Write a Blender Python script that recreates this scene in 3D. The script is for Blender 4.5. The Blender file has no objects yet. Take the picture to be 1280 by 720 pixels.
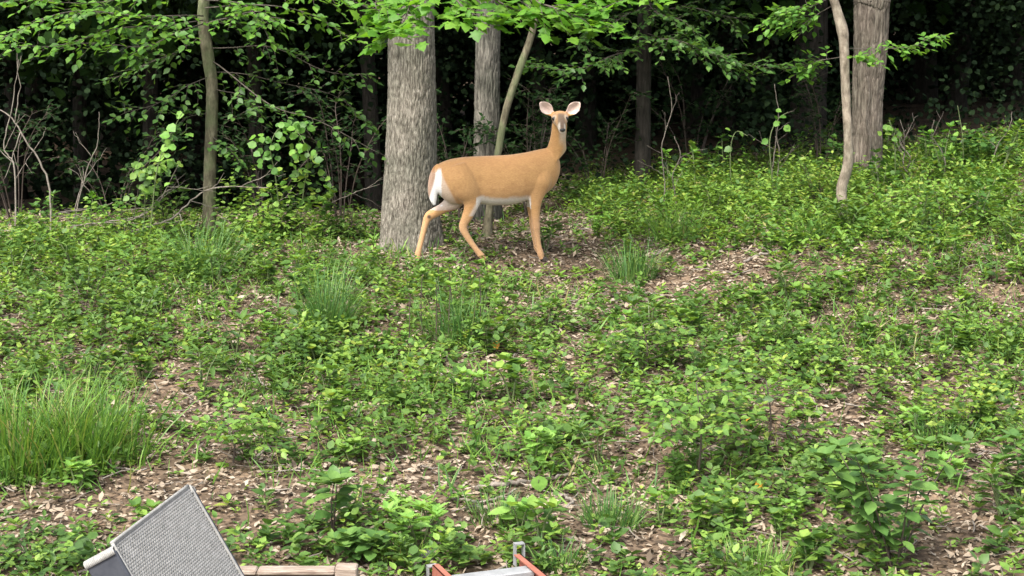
import bpy, math, random
import numpy as np
from mathutils import Vector, Matrix

# ------------------------------------------------------------------ camera, world, sun, exposure
scene = bpy.context.scene
COL = scene.collection
F = 1960.0                      # focal length in pixels of a 1280 x 720 frame
CAMZ = 2.53
PITCH = math.atan(300.0 / F)
cam_data = bpy.data.cameras.new('camera')
cam_data.angle_x = 2 * math.atan(640.0 / F)
cam_data.clip_start = 0.05
cam_data.clip_end = 500
cam = bpy.data.objects.new('camera', cam_data)
cam.location = (0, 0, CAMZ)
cam.rotation_euler = (math.pi / 2 - PITCH, 0, 0)
COL.objects.link(cam)
scene.camera = cam

SUN_DIR = Vector((-0.30, -0.52, 0.80)).normalized()
SUN_STRENGTH = 1.5
SKY_STRENGTH = 0.13
EXPOSURE = 1.95
world = bpy.data.worlds.new('World')
scene.world = world
world.use_nodes = True
wn = world.node_tree.nodes
wl = world.node_tree.links
for n in list(wn):
    wn.remove(n)
sky = wn.new('ShaderNodeTexSky')
sky.sky_type = 'NISHITA'
sky.sun_disc = False
sky.sun_elevation = math.asin(SUN_DIR.z)
sky.sun_rotation = math.atan2(SUN_DIR.x, SUN_DIR.y)
sky.dust_density = 4.0
hsv = wn.new('ShaderNodeHueSaturation')
hsv.inputs['Saturation'].default_value = 0.45      # thin bright cloud
bg = wn.new('ShaderNodeBackground')
bg.inputs['Strength'].default_value = SKY_STRENGTH
wo = wn.new('ShaderNodeOutputWorld')
wl.new(sky.outputs[0], hsv.inputs['Color'])
wl.new(hsv.outputs[0], bg.inputs['Color'])
wl.new(bg.outputs[0], wo.inputs['Surface'])

sun_data = bpy.data.lights.new('sun', 'SUN')
sun_data.energy = SUN_STRENGTH
sun_data.angle = math.radians(12)
sun_data.color = (1.0, 0.95, 0.86)
sun = bpy.data.objects.new('sun', sun_data)
sun.rotation_euler = SUN_DIR.to_track_quat('Z', 'Y').to_euler()
sun.location = (-5, -8, 20)
COL.objects.link(sun)

scene.view_settings.view_transform = 'Standard'
scene.view_settings.look = 'None'
scene.view_settings.exposure = EXPOSURE
scene.view_settings.gamma = 1.0
scene.cycles.max_bounces = 6
scene.cycles.transparent_max_bounces = 4

# ------------------------------------------------------------------ helpers
rng = np.random.default_rng(7)
CP, SP = math.cos(PITCH), math.sin(PITCH)


def sstep(a, b, x):
    t = np.clip((np.asarray(x, float) - a) / (b - a), 0, 1)
    return t * t * (3 - 2 * t)


def at(px, py, Y):
    u = (px - 640) / F
    v = (360 - py) / F
    d = np.array([u, CP + v * SP, -SP + v * CP])
    return np.array([0, 0, CAMZ]) + d * (Y / d[1])


def project(P):
    P = np.asarray(P, float)
    x, y, z = P[..., 0], P[..., 1], P[..., 2] - CAMZ
    dep = y * CP - z * SP
    up = y * SP + z * CP
    return 640 + F * x / dep, 360 - F * up / dep


def _hash(ix, iy, seed):
    h = np.sin(ix * 127.1 + iy * 311.7 + seed * 74.7) * 43758.5453
    return h - np.floor(h)


def vnoise(x, y, seed=0, perx=None):
    x = np.asarray(x, float)
    y = np.asarray(y, float)
    ix, iy = np.floor(x), np.floor(y)
    fx, fy = x - ix, y - iy
    fx = fx * fx * (3 - 2 * fx)
    fy = fy * fy * (3 - 2 * fy)
    ix1 = ix + 1
    if perx:
        ix, ix1 = np.mod(ix, perx), np.mod(ix1, perx)
    a = _hash(ix, iy, seed)
    b = _hash(ix1, iy, seed)
    c = _hash(ix, iy + 1, seed)
    d = _hash(ix1, iy + 1, seed)
    return (a * (1 - fx) + b * fx) * (1 - fy) + (c * (1 - fx) + d * fx) * fy


def fbm(x, y, seed=0, oct=3):
    s, a, t = 0, 1.0, 0
    for k in range(oct):
        s = s + a * vnoise(x * 2 ** k, y * 2 ** k, seed + k * 3)
        t += a
        a *= 0.5
    return s / t


KY = np.array([-60, 6.6, 7.4, 8.5, 10, 12, 14, 16, 18, 24, 40, 60, 130], float)
KZ = np.array([-0.05, -0.03, 0.01, 0.10, 0.27, 0.48, 0.672, 0.80, 0.87, 0.93, 1.2, 5.5, 16], float)


def ground(X, Y):
    X = np.asarray(X, float)
    Y = np.asarray(Y, float)
    z = np.interp(Y, KY, KZ)
    z = z + 0.105 * np.clip(X - 0.3, 0, 8) * sstep(8.5, 16.5, Y) * sstep(0.0, 2.0, X)
    z = z - 0.085 * np.clip(Y - 14.7, 0, 8) * sstep(.9, -.6, X)          # falls away behind the crest on the left
    z = z + (fbm(X * 0.9 + 31, Y * 0.9, 3) - 0.5) * 0.14 * sstep(6.8, 9, Y)
    z = z + (vnoise(X * 4, Y * 4, 9) - 0.5) * 0.03 * sstep(6.8, 8, Y)
    return z


_ys = np.linspace(4, 60, 1400)


def gnd(px, py):
    """point where the pixel's ray meets the ground"""
    P = np.array([at(px, py, y) for y in _ys])
    below = P[:, 2] <= ground(P[:, 0], P[:, 1])
    i = int(np.argmax(below)) if below.any() else len(_ys) - 1
    if _ys[i] > (15.2 if px < 470 else 18.5):                                    # grazes the crest: take the place where the ray passes closest above it
        gap = P[:, 2] - ground(P[:, 0], P[:, 1])
        i = int(np.argmin(np.where(_ys < 15.1, gap, 9)))
    p = P[i].copy()
    p[2] = float(ground(p[0], p[1]))
    return p


def onground(px, Y):
    x = (px - 640) / F * Y * 1.02
    return np.array([x, Y, float(ground(x, Y))])


def nrm(v):
    v = np.asarray(v, float)
    return v / (np.linalg.norm(v, axis=-1, keepdims=True) + 1e-9)


def spline(pts, n):
    """Catmull-Rom through points (rows of any width)"""
    P = np.asarray(pts, float)
    if len(P) == 2:
        t = np.linspace(0, 1, n)[:, None]
        return P[0] * (1 - t) + P[1] * t
    Q = np.vstack([2 * P[0] - P[1], P, 2 * P[-1] - P[-2]])
    out = []
    for s in np.linspace(0, len(P) - 1, n):
        i = min(int(s), len(P) - 2)
        t = s - i
        p0, p1, p2, p3 = Q[i], Q[i + 1], Q[i + 2], Q[i + 3]
        out.append(0.5 * ((2 * p1) + (-p0 + p2) * t + (2 * p0 - 5 * p1 + 4 * p2 - p3) * t * t
                          + (-p0 + 3 * p1 - 3 * p2 + p3) * t ** 3))
    return np.array(out)


class MB:
    """collects verts and faces for one mesh"""

    def __init__(self):
        self.v, self.f, self.n = [], [], 0

    def add(self, v, f):
        v = np.asarray(v, float)
        self.v.append(v)
        self.f += [tuple(int(i) + self.n for i in q) for q in f]
        self.n += len(v)

    def tube(self, pts, r, sides=6, cap=True):
        P = np.asarray(pts, float)
        n = len(P)
        r = np.broadcast_to(np.asarray(r, float), (n,))
        T = nrm(np.gradient(P, axis=0))
        ref = np.array([0, 0, 1.0]) if abs(T[0][2]) < 0.9 else np.array([1.0, 0, 0])
        A = nrm(np.cross(T, ref))
        B = np.cross(T, A)
        ang = np.linspace(0, 2 * np.pi, sides, endpoint=False)
        ring = (A[:, None, :] * np.cos(ang)[None, :, None] + B[:, None, :] * np.sin(ang)[None, :, None])
        V = P[:, None, :] + ring * r[:, None, None]
        f = []
        for i in range(n - 1):
            for j in range(sides):
                k = (j + 1) % sides
                f.append((i * sides + j, i * sides + k, (i + 1) * sides + k, (i + 1) * sides + j))
        if cap:
            f.append(tuple(range(sides))[::-1])
            f.append(tuple((n - 1) * sides + j for j in range(sides)))
        self.add(V.reshape(-1, 3), f)

    def box(self, c, s, M=None, bev=0.0):
        hx, hy, hz = s[0] / 2, s[1] / 2, s[2] / 2
        if bev <= 0:
            v = np.array([(x, y, z) for z in (-hz, hz) for y in (-hy, hy) for x in (-hx, hx)])
            f = [(0, 2, 3, 1), (4, 5, 7, 6), (0, 1, 5, 4), (2, 6, 7, 3), (0, 4, 6, 2), (1, 3, 7, 5)]
        else:
            b = bev
            oct_ = [(-hx + b, -hy), (hx - b, -hy), (hx, -hy + b), (hx, hy - b),
                    (hx - b, hy), (-hx + b, hy), (-hx, hy - b), (-hx, -hy + b)]
            inn = [(x * (1 - b / hx), y * (1 - b / hy)) for x, y in oct_]
            v = np.array([(x, y, -hz) for x, y in inn] + [(x, y, -hz + b) for x, y in oct_]
                         + [(x, y, hz - b) for x, y in oct_] + [(x, y, hz) for x, y in inn])
            f = [tuple(range(7, -1, -1)), tuple(range(24, 32))]
            for L in range(3):
                for j in range(8):
                    k = (j + 1) % 8
                    f.append((L * 8 + j, L * 8 + k, L * 8 + 8 + k, L * 8 + 8 + j))
        if M is not None:
            v = v @ np.asarray(M).T
        self.add(v + np.asarray(c, float), f)

    def mesh(self, name, smooth=False):
        me = bpy.data.meshes.new(name)
        v = np.vstack(self.v)
        me.from_pydata(v.tolist(), [], self.f)
        if smooth:
            me.polygons.foreach_set('use_smooth', np.ones(len(me.polygons), bool))
        me.update()
        return me


def grid_mesh(name, V, smooth=True, wrap=False):
    """V: (rows, cols, 3) -> quad mesh, cols optionally wrapped"""
    R, C, _ = V.shape
    me = bpy.data.meshes.new(name)
    cc = C if wrap else C - 1
    i = np.arange(R - 1)[:, None] * C
    j = np.arange(cc)[None, :]
    j1 = (j + 1) % C
    q = np.stack([i + j, i + j1, i + C + j1, i + C + j], -1).reshape(-1, 4)
    raw_mesh(me, V.reshape(-1, 3), q)
    if smooth:
        me.polygons.foreach_set('use_smooth', np.ones(len(me.polygons), bool))
    return me


def raw_mesh(me, verts, quads):
    me.vertices.add(len(verts))
    me.vertices.foreach_set('co', np.ascontiguousarray(verts, dtype=np.float32).ravel())
    nq, k = quads.shape
    me.loops.add(nq * k)
    me.loops.foreach_set('vertex_index', np.ascontiguousarray(quads, dtype=np.int32).ravel())
    me.polygons.add(nq)
    me.polygons.foreach_set('loop_start', np.arange(0, nq * k, k, dtype=np.int32))
    me.update(calc_edges=True)


def link(name, me, mat, parent=None, kind=None):
    o = bpy.data.objects.new(name, me)
    COL.objects.link(o)
    if me is not None and mat is not None and len(me.materials) == 0:
        me.materials.append(mat)
    if parent is not None:
        o.parent = parent
        o.matrix_parent_inverse = INV.get(parent.name, Matrix.Identity(4))
    if kind:
        o['kind'] = kind
    return o


INV = {}


def thing(name, label, cat, loc=(0, 0, 0), group=None):
    o = bpy.data.objects.new(name, None)
    COL.objects.link(o)
    o.location = [float(x) for x in loc]
    o.empty_display_size = 0.1
    INV[o.name] = Matrix.Translation(Vector([-float(x) for x in loc]))
    tag(o, label, cat, group)
    return o


def tag(o, label, cat, group=None):
    o['label'] = label
    o['category'] = cat
    if group:
        o['group'] = group
    return o


def copy_tree(o, parent=None):
    c = o.copy()
    COL.objects.link(c)
    if parent is not None:
        c.parent = parent
        c.matrix_parent_inverse = o.matrix_parent_inverse.copy()
    for ch in list(o.children):
        copy_tree(ch, c)
    return c


# ------------------------------------------------------------------ leaves
def fold(v, q):
    return np.array(v, float), np.array(q, int)


LEAF = {
    'oval': fold([(0, 0, 0), (.20, .22, .05), (.25, .55, .05), (0, 1, -.10), (-.25, .55, .05), (-.20, .22, .05)],
                 [(0, 1, 2, 3), (0, 3, 4, 5)]),
    'round': fold([(0, 0, 0), (.40, .22, .05), (.42, .60, .05), (0, 1, -.08), (-.42, .60, .05), (-.40, .22, .05)],
                  [(0, 1, 2, 3), (0, 3, 4, 5)]),
    'lance': fold([(0, 0, 0), (.12, .30, .03), (.10, .65, .0), (0, 1, -.14), (-.10, .65, .0), (-.12, .30, .03)],
                  [(0, 1, 2, 3), (0, 3, 4, 5)]),
    'dry': fold([(0, 0, 0), (.15, .25, .14), (.17, .6, .05), (.02, 1, .16), (-.17, .55, .16), (-.14, .2, .03)],
                [(0, 1, 2, 3), (0, 3, 4, 5)]),
    'blade': fold([(-.02, 0, 0), (.02, 0, 0), (.017, .4, .02), (-.017, .4, .02), (.011, .75, -.06), (-.011, .75, -.06),
                   (0.001, 1, -.20), (-.001, 1, -.20)],
                  [(0, 1, 2, 3), (3, 2, 4, 5), (5, 4, 6, 7)]),
}
# lobed maple leaf, a fan of quads round the centre
_mp = [(0, 0), (.16, .10), (.40, .06), (.32, .26), (.56, .44), (.30, .50), (.26, .66), (0, 1.0),
       (-.26, .66), (-.30, .50), (-.56, .44), (-.32, .26), (-.40, .06), (-.16, .10)]
_mv = [(x, y, -0.10 * (abs(x) ** 1.2) - 0.10 * max(0, y - .5)) for x, y in _mp] + [(0, .36, .04)]
LEAF['maple'] = fold(_mv, [(14, (2 * k) % 14, (2 * k + 1) % 14, (2 * k + 2) % 14) for k in range(7)])
# full oval leaf with a midrib and more rounded edge, for large leaves
_bo = [(0, 0, 0)]
for t in (.15, .38, .62, .84):
    w = .36 * math.sin(math.pi * t ** .85) ** .8
    _bo += [(-w, t, .10 * w - .16 * t * t), (0, t, -.03 - .16 * t * t), (w, t, .10 * w - .16 * t * t)]
_bo += [(0, 1, -.18)]
_bq = [(0, 2, 1, 1), (0, 3, 2, 2)]
for r in range(3):
    b = 1 + 3 * r
    _bq += [(b, b + 1, b + 4, b + 3), (b + 1, b + 2, b + 5, b + 4)]
_bq += [(10, 11, 13, 13), (11, 12, 13, 13)]
LEAF['big'] = fold(_bo, _bq)


def tri_quads(q):
    """split a quad list with degenerate quads into triangles"""
    out = []
    for a, b, c, d in q:
        out.append((a, b, c))
        if d != c and d != a:
            out.append((a, c, d))
    return np.array(out, int)


LEAFT = {k: (v, tri_quads(q)) for k, (v, q) in LEAF.items()}


def basis(D, N):
    """columns x,y,z from direction D and rough normal N"""
    D = nrm(D)
    X = nrm(np.cross(D, N))
    Z = np.cross(X, D)
    return X, D, Z


class Foliage:
    def __init__(self):
        self.p, self.d, self.n, self.s, self.w, self.r = [], [], [], [], [], []

    def add(self, p, d, n, s, w=1.0, r=None):
        p = np.atleast_2d(p)
        m = len(p)
        self.p.append(p)
        self.d.append(np.broadcast_to(np.atleast_2d(d), (m, 3)))
        self.n.append(np.broadcast_to(np.atleast_2d(n), (m, 3)))
        self.s.append(np.broadcast_to(np.asarray(s, float), (m,)))
        self.w.append(np.broadcast_to(np.asarray(w, float), (m,)))
        self.r.append(rng.random(m) if r is None else np.broadcast_to(np.asarray(r, float), (m,)))

    def arrays(self):
        return [np.concatenate(a) for a in (self.p, self.d, self.n, self.s, self.w, self.r)]

    def mesh(self, name, kind, mask=None):
        p, d, n, s, w, r = self.arrays()
        if mask is not None:
            p, d, n, s, w, r = (a[mask] for a in (p, d, n, s, w, r))
        return leaf_mesh(name, kind, p, d, n, s, w, r)

    def objects(self, kind, mat, parent, limit=300):
        """the largest leaves as objects of their own, the rest joined"""
        p, d, n, s, w, r = self.arrays()
        px, py = project(p)
        inview = (px > -30) & (px < 1310) & (py > -12) & (py < 740)
        score = s / np.maximum(p[:, 1], 1) * np.where(inview, 10, 1)
        order = np.argsort(-score)
        one = np.zeros(len(p), bool)
        one[order[:limit]] = True
        one &= inview
        base = template_mesh(kind, mat)
        X, D, Z = basis(d, n)
        for i in np.where(one)[0]:
            o = bpy.data.objects.new('leaf', base)
            COL.objects.link(o)
            o.parent = parent
            o.matrix_parent_inverse = INV.get(parent.name, Matrix.Identity(4))
            a, b, c = X[i] * s[i] * w[i], D[i] * s[i], Z[i] * s[i]
            o.matrix_basis = Matrix(((a[0], b[0], c[0], p[i, 0]), (a[1], b[1], c[1], p[i, 1]),
                                     (a[2], b[2], c[2], p[i, 2]), (0, 0, 0, 1)))
        if (~one).any():
            me = leaf_mesh('foliage', kind, p[~one], d[~one], n[~one], s[~one], w[~one], r[~one])
            link('foliage', me, mat, parent, 'stuff')


_templ = {}


def template_mesh(kind, mat):
    key = (kind, mat.name)
    if key not in _templ:
        v, t = LEAFT[kind]
        me = bpy.data.meshes.new('leaf')
        me.from_pydata(v.tolist(), [], t.tolist())
        me.polygons.foreach_set('use_smooth', np.ones(len(me.polygons), bool))
        me.materials.append(mat)
        _templ[key] = me
    return _templ[key]


def leaf_mesh(name, kind, p, d, n, s, w, r, smooth=True):
    v, t = LEAFT[kind]
    X, D, Z = basis(d, n)
    s = s[:, None, None]
    V = (p[:, None, :] + X[:, None, :] * (v[None, :, 0, None] * s * w[:, None, None])
         + D[:, None, :] * (v[None, :, 1, None] * s) + Z[:, None, :] * (v[None, :, 2, None] * s))
    m, nv = len(p), len(v)
    T = (t[None, :, :] + (np.arange(m) * nv)[:, None, None]).reshape(-1, 3)
    me = bpy.data.meshes.new(name)
    raw_mesh(me, V.reshape(-1, 3), T)
    if smooth:
        me.polygons.foreach_set('use_smooth', np.ones(len(me.polygons), bool))
    at_ = me.attributes.new('rnd', 'FLOAT', 'POINT')
    at_.data.foreach_set('value', np.repeat(r, nv).astype(np.float32))
    return me


# ------------------------------------------------------------------ materials
def new_mat(name):
    m = bpy.data.materials.new(name)
    m.use_nodes = True
    nt = m.node_tree
    b = nt.nodes.get('Principled BSDF')
    out = nt.nodes.get('Material Output')
    return m, nt, b, out


def ramp(nt, stops):
    r = nt.nodes.new('ShaderNodeValToRGB')
    el = r.color_ramp.elements
    while len(el) > 1:
        el.remove(el[-1])
    el[0].position, el[0].color = stops[0][0], (*stops[0][1], 1)
    for pos, c in stops[1:]:
        e = el.new(pos)
        e.color = (*c, 1)
    return r


def leaf_mat(name, stops, trans=0.35, rough=0.5, spec=0.35, tw=(1.25, 1.15, 0.6)):
    m, nt, b, out = new_mat(name)
    a = nt.nodes.new('ShaderNodeAttribute')
    a.attribute_name = 'rnd'
    oi = nt.nodes.new('ShaderNodeObjectInfo')
    ad = nt.nodes.new('ShaderNodeMath')
    ad.operation = 'ADD'
    fr = nt.nodes.new('ShaderNodeMath')
    fr.operation = 'FRACT'
    nt.links.new(a.outputs['Fac'], ad.inputs[0])
    nt.links.new(oi.outputs['Random'], ad.inputs[1])
    nt.links.new(ad.outputs[0], fr.inputs[0])
    r = ramp(nt, stops)
    nt.links.new(fr.outputs[0], r.inputs[0])
    # blotchy variation inside a leaf
    tc = nt.nodes.new('ShaderNodeTexCoord')
    nz = nt.nodes.new('ShaderNodeTexNoise')
    nz.inputs['Scale'].default_value = 30
    geo = nt.nodes.new('ShaderNodeNewGeometry')
    nt.links.new(geo.outputs['Position'], nz.inputs['Vector'])
    mx = nt.nodes.new('ShaderNodeMixRGB')
    mx.blend_type = 'MULTIPLY'
    mx.inputs[0].default_value = 0.5
    gr = ramp(nt, [(0.3, (.55, .6, .55)), (0.7, (1.25, 1.2, 1.1))])
    nt.links.new(nz.outputs['Fac'], gr.inputs[0])
    nt.links.new(r.outputs[0], mx.inputs[1])
    nt.links.new(gr.outputs[0], mx.inputs[2])
    b.inputs['Roughness'].default_value = rough
    b.inputs['Specular IOR Level'].default_value = spec
    nt.links.new(mx.outputs[0], b.inputs['Base Color'])
    tr = nt.nodes.new('ShaderNodeBsdfTranslucent')
    tm = nt.nodes.new('ShaderNodeMixRGB')
    tm.blend_type = 'MULTIPLY'
    tm.inputs[0].default_value = 1
    tm.inputs[2].default_value = (*tw, 1)
    nt.links.new(mx.outputs[0], tm.inputs[1])
    nt.links.new(tm.outputs[0], tr.inputs['Color'])
    ms = nt.nodes.new('ShaderNodeMixShader')
    ms.inputs[0].default_value = trans
    nt.links.new(b.outputs[0], ms.inputs[1])
    nt.links.new(tr.outputs[0], ms.inputs[2])
    nt.links.new(ms.outputs[0], out.inputs['Surface'])
    return m


def noise_mat(name, stops, scale=(1, 1, 1), nscale=8, detail=6, rough=0.9, bump=0.3, bdist=0.01, coords='Object', spec=0.2):
    m, nt, b, out = new_mat(name)
    tc = nt.nodes.new('ShaderNodeTexCoord')
    mp = nt.nodes.new('ShaderNodeMapping')
    mp.inputs['Scale'].default_value = scale
    nz = nt.nodes.new('ShaderNodeTexNoise')
    nz.inputs['Scale'].default_value = nscale
    nz.inputs['Detail'].default_value = detail
    nz.inputs['Roughness'].default_value = 0.65
    r = ramp(nt, stops)
    nt.links.new(tc.outputs[coords], mp.inputs[0])
    nt.links.new(mp.outputs[0], nz.inputs['Vector'])
    nt.links.new(nz.outputs['Fac'], r.inputs[0])
    nt.links.new(r.outputs[0], b.inputs['Base Color'])
    b.inputs['Roughness'].default_value = rough
    b.inputs['Specular IOR Level'].default_value = spec
    if bump:
        bp = nt.nodes.new('ShaderNodeBump')
        bp.inputs['Strength'].default_value = bump
        bp.inputs['Distance'].default_value = bdist
        nt.links.new(nz.outputs['Fac'], bp.inputs['Height'])
        nt.links.new(bp.outputs[0], b.inputs['Normal'])
    return m


def plain_mat(name, c, rough=0.6, spec=0.4, metal=0.0):
    return noise_mat(name, [(0.3, tuple(x * .82 for x in c)), (0.7, tuple(min(1, x * 1.12) for x in c))],
                     nscale=40, bump=0.08, bdist=0.002, rough=rough, spec=spec)


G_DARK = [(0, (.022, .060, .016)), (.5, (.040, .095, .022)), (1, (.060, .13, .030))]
M = {}
M['weed'] = leaf_mat('weed_leaf', [(0, (.050, .112, .024)), (.3, (.094, .192, .035)), (.7, (.150, .272, .046)),
                                   (.95, (.225, .34, .062)), (1, (.28, .34, .07))], .38)
M['weed2'] = leaf_mat('weed_leaf_deep', [(0, (.044, .096, .022)), (.5, (.085, .165, .034)), (1, (.135, .225, .046))], .34)
M['shrub'] = leaf_mat('shrub_leaf', [(0, (.055, .125, .030)), (.5, (.085, .175, .040)), (1, (.125, .225, .052))], .3, rough=.45)
M['grass'] = leaf_mat('grass_blade', [(0, (.045, .12, .024)), (.4, (.10, .22, .034)), (.9, (.18, .31, .05)),
                                      (1, (.32, .28, .12))], .35)
M['sedge'] = leaf_mat('sedge_blade', [(0, (.040, .11, .025)), (.6, (.075, .18, .04)), (1, (.16, .24, .06))], .3)
M['maple'] = leaf_mat('maple_leaf', [(0, (.075, .20, .025)), (.5, (.11, .26, .03)), (1, (.16, .31, .04))], .5, tw=(1.3, 1.3, .5))
M['beech'] = leaf_mat('beech_leaf', [(0, (.06, .155, .026)), (.5, (.10, .24, .034)), (1, (.16, .32, .05))], .45)  # tone raised so the outer sprays read as sunlit
M['shade'] = leaf_mat('shade_toned_leaf', [(0, (.035, .092, .022)), (.5, (.062, .145, .03)), (1, (.10, .20, .042))], .38)  # darker copy of the spray leaf; its shade is in the colour
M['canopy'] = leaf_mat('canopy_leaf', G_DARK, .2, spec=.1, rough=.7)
M['under'] = leaf_mat('shade_toned_understory_leaf', [(0, (.006, .012, .006)), (.6, (.010, .020, .009)), (1, (.02, .036, .014))], .12, spec=.05, rough=.8)  # albedo cut to near black to carry the wood's shade
M['under2'] = leaf_mat('shade_toned_shrub_leaf', [(0, (.010, .024, .009)), (.6, (.018, .040, .014)), (1, (.034, .066, .022))], .2, spec=.03, rough=.8)  # shrub green darkened to imitate shade inside the wood edge
M['pale'] = leaf_mat('pale_leaf', [(0, (.13, .29, .05)), (1, (.24, .40, .09))], .4)
M['yellow'] = leaf_mat('yellowing_leaf', [(0, (.10, .20, .04)), (.6, (.19, .30, .05)), (.9, (.26, .33, .055)), (1, (.38, .36, .06))], .4)
M['orange'] = leaf_mat('orange_leaf', [(0, (.55, .24, .03)), (1, (.62, .32, .04))], .3)
M['dry'] = leaf_mat('dry_leaf', [(0, (.058, .044, .032)), (.22, (.140, .106, .078)), (.5, (.225, .176, .130)),
                                 (.88, (.29, .235, .182)), (1, (.36, .305, .25))], .1, rough=.8, spec=.15, tw=(1.1, 1, .8))
M['stem'] = plain_mat('green_stem', (.10, .13, .05))
M['dstem'] = plain_mat('dark_stem', (.055, .04, .03))
M['twig'] = noise_mat('dead_wood', [(.3, (.10, .082, .066)), (.7, (.26, .23, .195))], (1, 1, 1), 18, bump=.4)
M['branch'] = noise_mat('branch_bark', [(.3, (.045, .038, .03)), (.7, (.11, .095, .078))], (1, 1, 1), 25, bump=.3)

# ground: dark humus with crumbs of dead leaf
def ground_mat():
    m, nt, b, out = new_mat('forest_soil')
    geo = nt.nodes.new('ShaderNodeNewGeometry')
    n1 = nt.nodes.new('ShaderNodeTexNoise')
    n1.inputs['Scale'].default_value = 2.2
    n1.inputs['Detail'].default_value = 6
    n2 = nt.nodes.new('ShaderNodeTexVoronoi')
    n2.inputs['Scale'].default_value = 34
    for q in (n1, n2):
        nt.links.new(geo.outputs['Position'], q.inputs['Vector'])
    r1 = ramp(nt, [(.3, (.058, .046, .034)), (.7, (.12, .094, .070))])
    r2 = ramp(nt, [(0, (.5, .45, .42)), (.6, (1.3, 1.2, 1.1)), (1, (1.9, 1.7, 1.5))])
    sp = nt.nodes.new('ShaderNodeSeparateColor')
    nt.links.new(n2.outputs['Color'], sp.inputs[0])
    nt.links.new(sp.outputs[0], r2.inputs[0])
    nt.links.new(n1.outputs['Fac'], r1.inputs[0])
    mx = nt.nodes.new('ShaderNodeMixRGB')
    mx.blend_type = 'MULTIPLY'
    mx.inputs[0].default_value = 1
    nt.links.new(r1.outputs[0], mx.inputs[1])
    nt.links.new(r2.outputs[0], mx.inputs[2])
    nt.links.new(mx.outputs[0], b.inputs['Base Color'])
    b.inputs['Roughness'].default_value = 1
    b.inputs['Specular IOR Level'].default_value = .1
    bp = nt.nodes.new('ShaderNodeBump')
    bp.inputs['Strength'].default_value = .8
    bp.inputs['Distance'].default_value = .02
    nt.links.new(sp.outputs[0], bp.inputs['Height'])
    nt.links.new(bp.outputs[0], b.inputs['Normal'])
    return m


M['ground'] = ground_mat()


def bark_mat(name, lo, mid, hi, vs=0.22, sc=28, moss=0.0):
    m, nt, b, out = new_mat(name)
    tc = nt.nodes.new('ShaderNodeTexCoord')
    mp = nt.nodes.new('ShaderNodeMapping')
    mp.inputs['Scale'].default_value = (1, 1, vs)
    nt.links.new(tc.outputs['Object'], mp.inputs[0])
    nz = nt.nodes.new('ShaderNodeTexNoise')
    nz.inputs['Scale'].default_value = sc
    nz.inputs['Detail'].default_value = 8
    nz.inputs['Roughness'].default_value = .7
    nt.links.new(mp.outputs[0], nz.inputs['Vector'])
    big = nt.nodes.new('ShaderNodeTexNoise')
    big.inputs['Scale'].default_value = 3.5
    big.inputs['Detail'].default_value = 3
    nt.links.new(tc.outputs['Object'], big.inputs['Vector'])
    r = ramp(nt, [(.34, lo), (.49, mid), (.64, hi)])
    nt.links.new(nz.outputs['Fac'], r.inputs[0])
    r2 = ramp(nt, [(.35, (.78, .80, .74)), (.65, (1.15, 1.12, 1.08))])
    nt.links.new(big.outputs['Fac'], r2.inputs[0])
    mx = nt.nodes.new('ShaderNodeMixRGB')
    mx.blend_type = 'MULTIPLY'
    mx.inputs[0].default_value = 1
    nt.links.new(r.outputs[0], mx.inputs[1])
    nt.links.new(r2.outputs[0], mx.inputs[2])
    last = mx
    if moss:
        mr = ramp(nt, [(.48, (0, 0, 0)), (.62, (moss, moss, moss))])
        nt.links.new(big.outputs['Fac'], mr.inputs[0])
        m2 = nt.nodes.new('ShaderNodeMixRGB')
        nt.links.new(mr.outputs[0], m2.inputs[0])
        nt.links.new(mx.outputs[0], m2.inputs[1])
        m2.inputs[2].default_value = (.10, .13, .06, 1)
        last = m2
    nt.links.new(last.outputs[0], b.inputs['Base Color'])
    b.inputs['Roughness'].default_value = .95
    b.inputs['Specular IOR Level'].default_value = .15
    bp = nt.nodes.new('ShaderNodeBump')
    bp.inputs['Strength'].default_value = .6
    bp.inputs['Distance'].default_value = .02
    nt.links.new(nz.outputs['Fac'], bp.inputs['Height'])
    nt.links.new(bp.outputs[0], b.inputs['Normal'])
    return m


M['bark_pale'] = bark_mat('pale_furrowed_bark', (.042, .037, .031), (.125, .114, .097), (.25, .233, .203), .24, 60)
M['bark_brown'] = bark_mat('brown_furrowed_bark', (.036, .029, .024), (.098, .082, .069), (.19, .165, .14), .12, 42)
M['bark_grey'] = bark_mat('shade_toned_grey_bark', (.032, .03, .026), (.095, .09, .078), (.19, .18, .155), .14, 42)  # darker copy of the pale bark, canopy shade mixed into it
M['bark_smooth'] = bark_mat('smooth_grey_bark', (.09, .074, .058), (.175, .148, .118), (.28, .245, .20), .5, 18)
M['bark_moss'] = bark_mat('mossy_bark', (.045, .04, .028), (.11, .097, .068), (.20, .18, .13), .35, 24, .6)
M['bark_dim'] = bark_mat('shade_toned_woodland_bark', (.011, .010, .008), (.024, .021, .018), (.042, .038, .032))  # woodland shade put into the bark colour of the deep trunks

# ------------------------------------------------------------------ the ground
def axis(parts):
    out = []
    for a, b, s in parts:
        out.append(np.arange(a, b, s))
    return np.unique(np.round(np.concatenate(out), 4))


gx = axis([(-150, -24, 9), (-24, -9, 1.0), (-9, 9, .09), (9, 24, 1.0), (24, 151, 9)])
gy = axis([(-60, 2, 6), (2, 6, .5), (6, 20, .09), (20, 46, 1.0), (46, 131, 6)])
GX, GY = np.meshgrid(gx, gy)
o = link('ground', grid_mesh('ground', np.stack([GX, GY, ground(GX, GY)], -1)), M['ground'], kind='structure')


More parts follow.
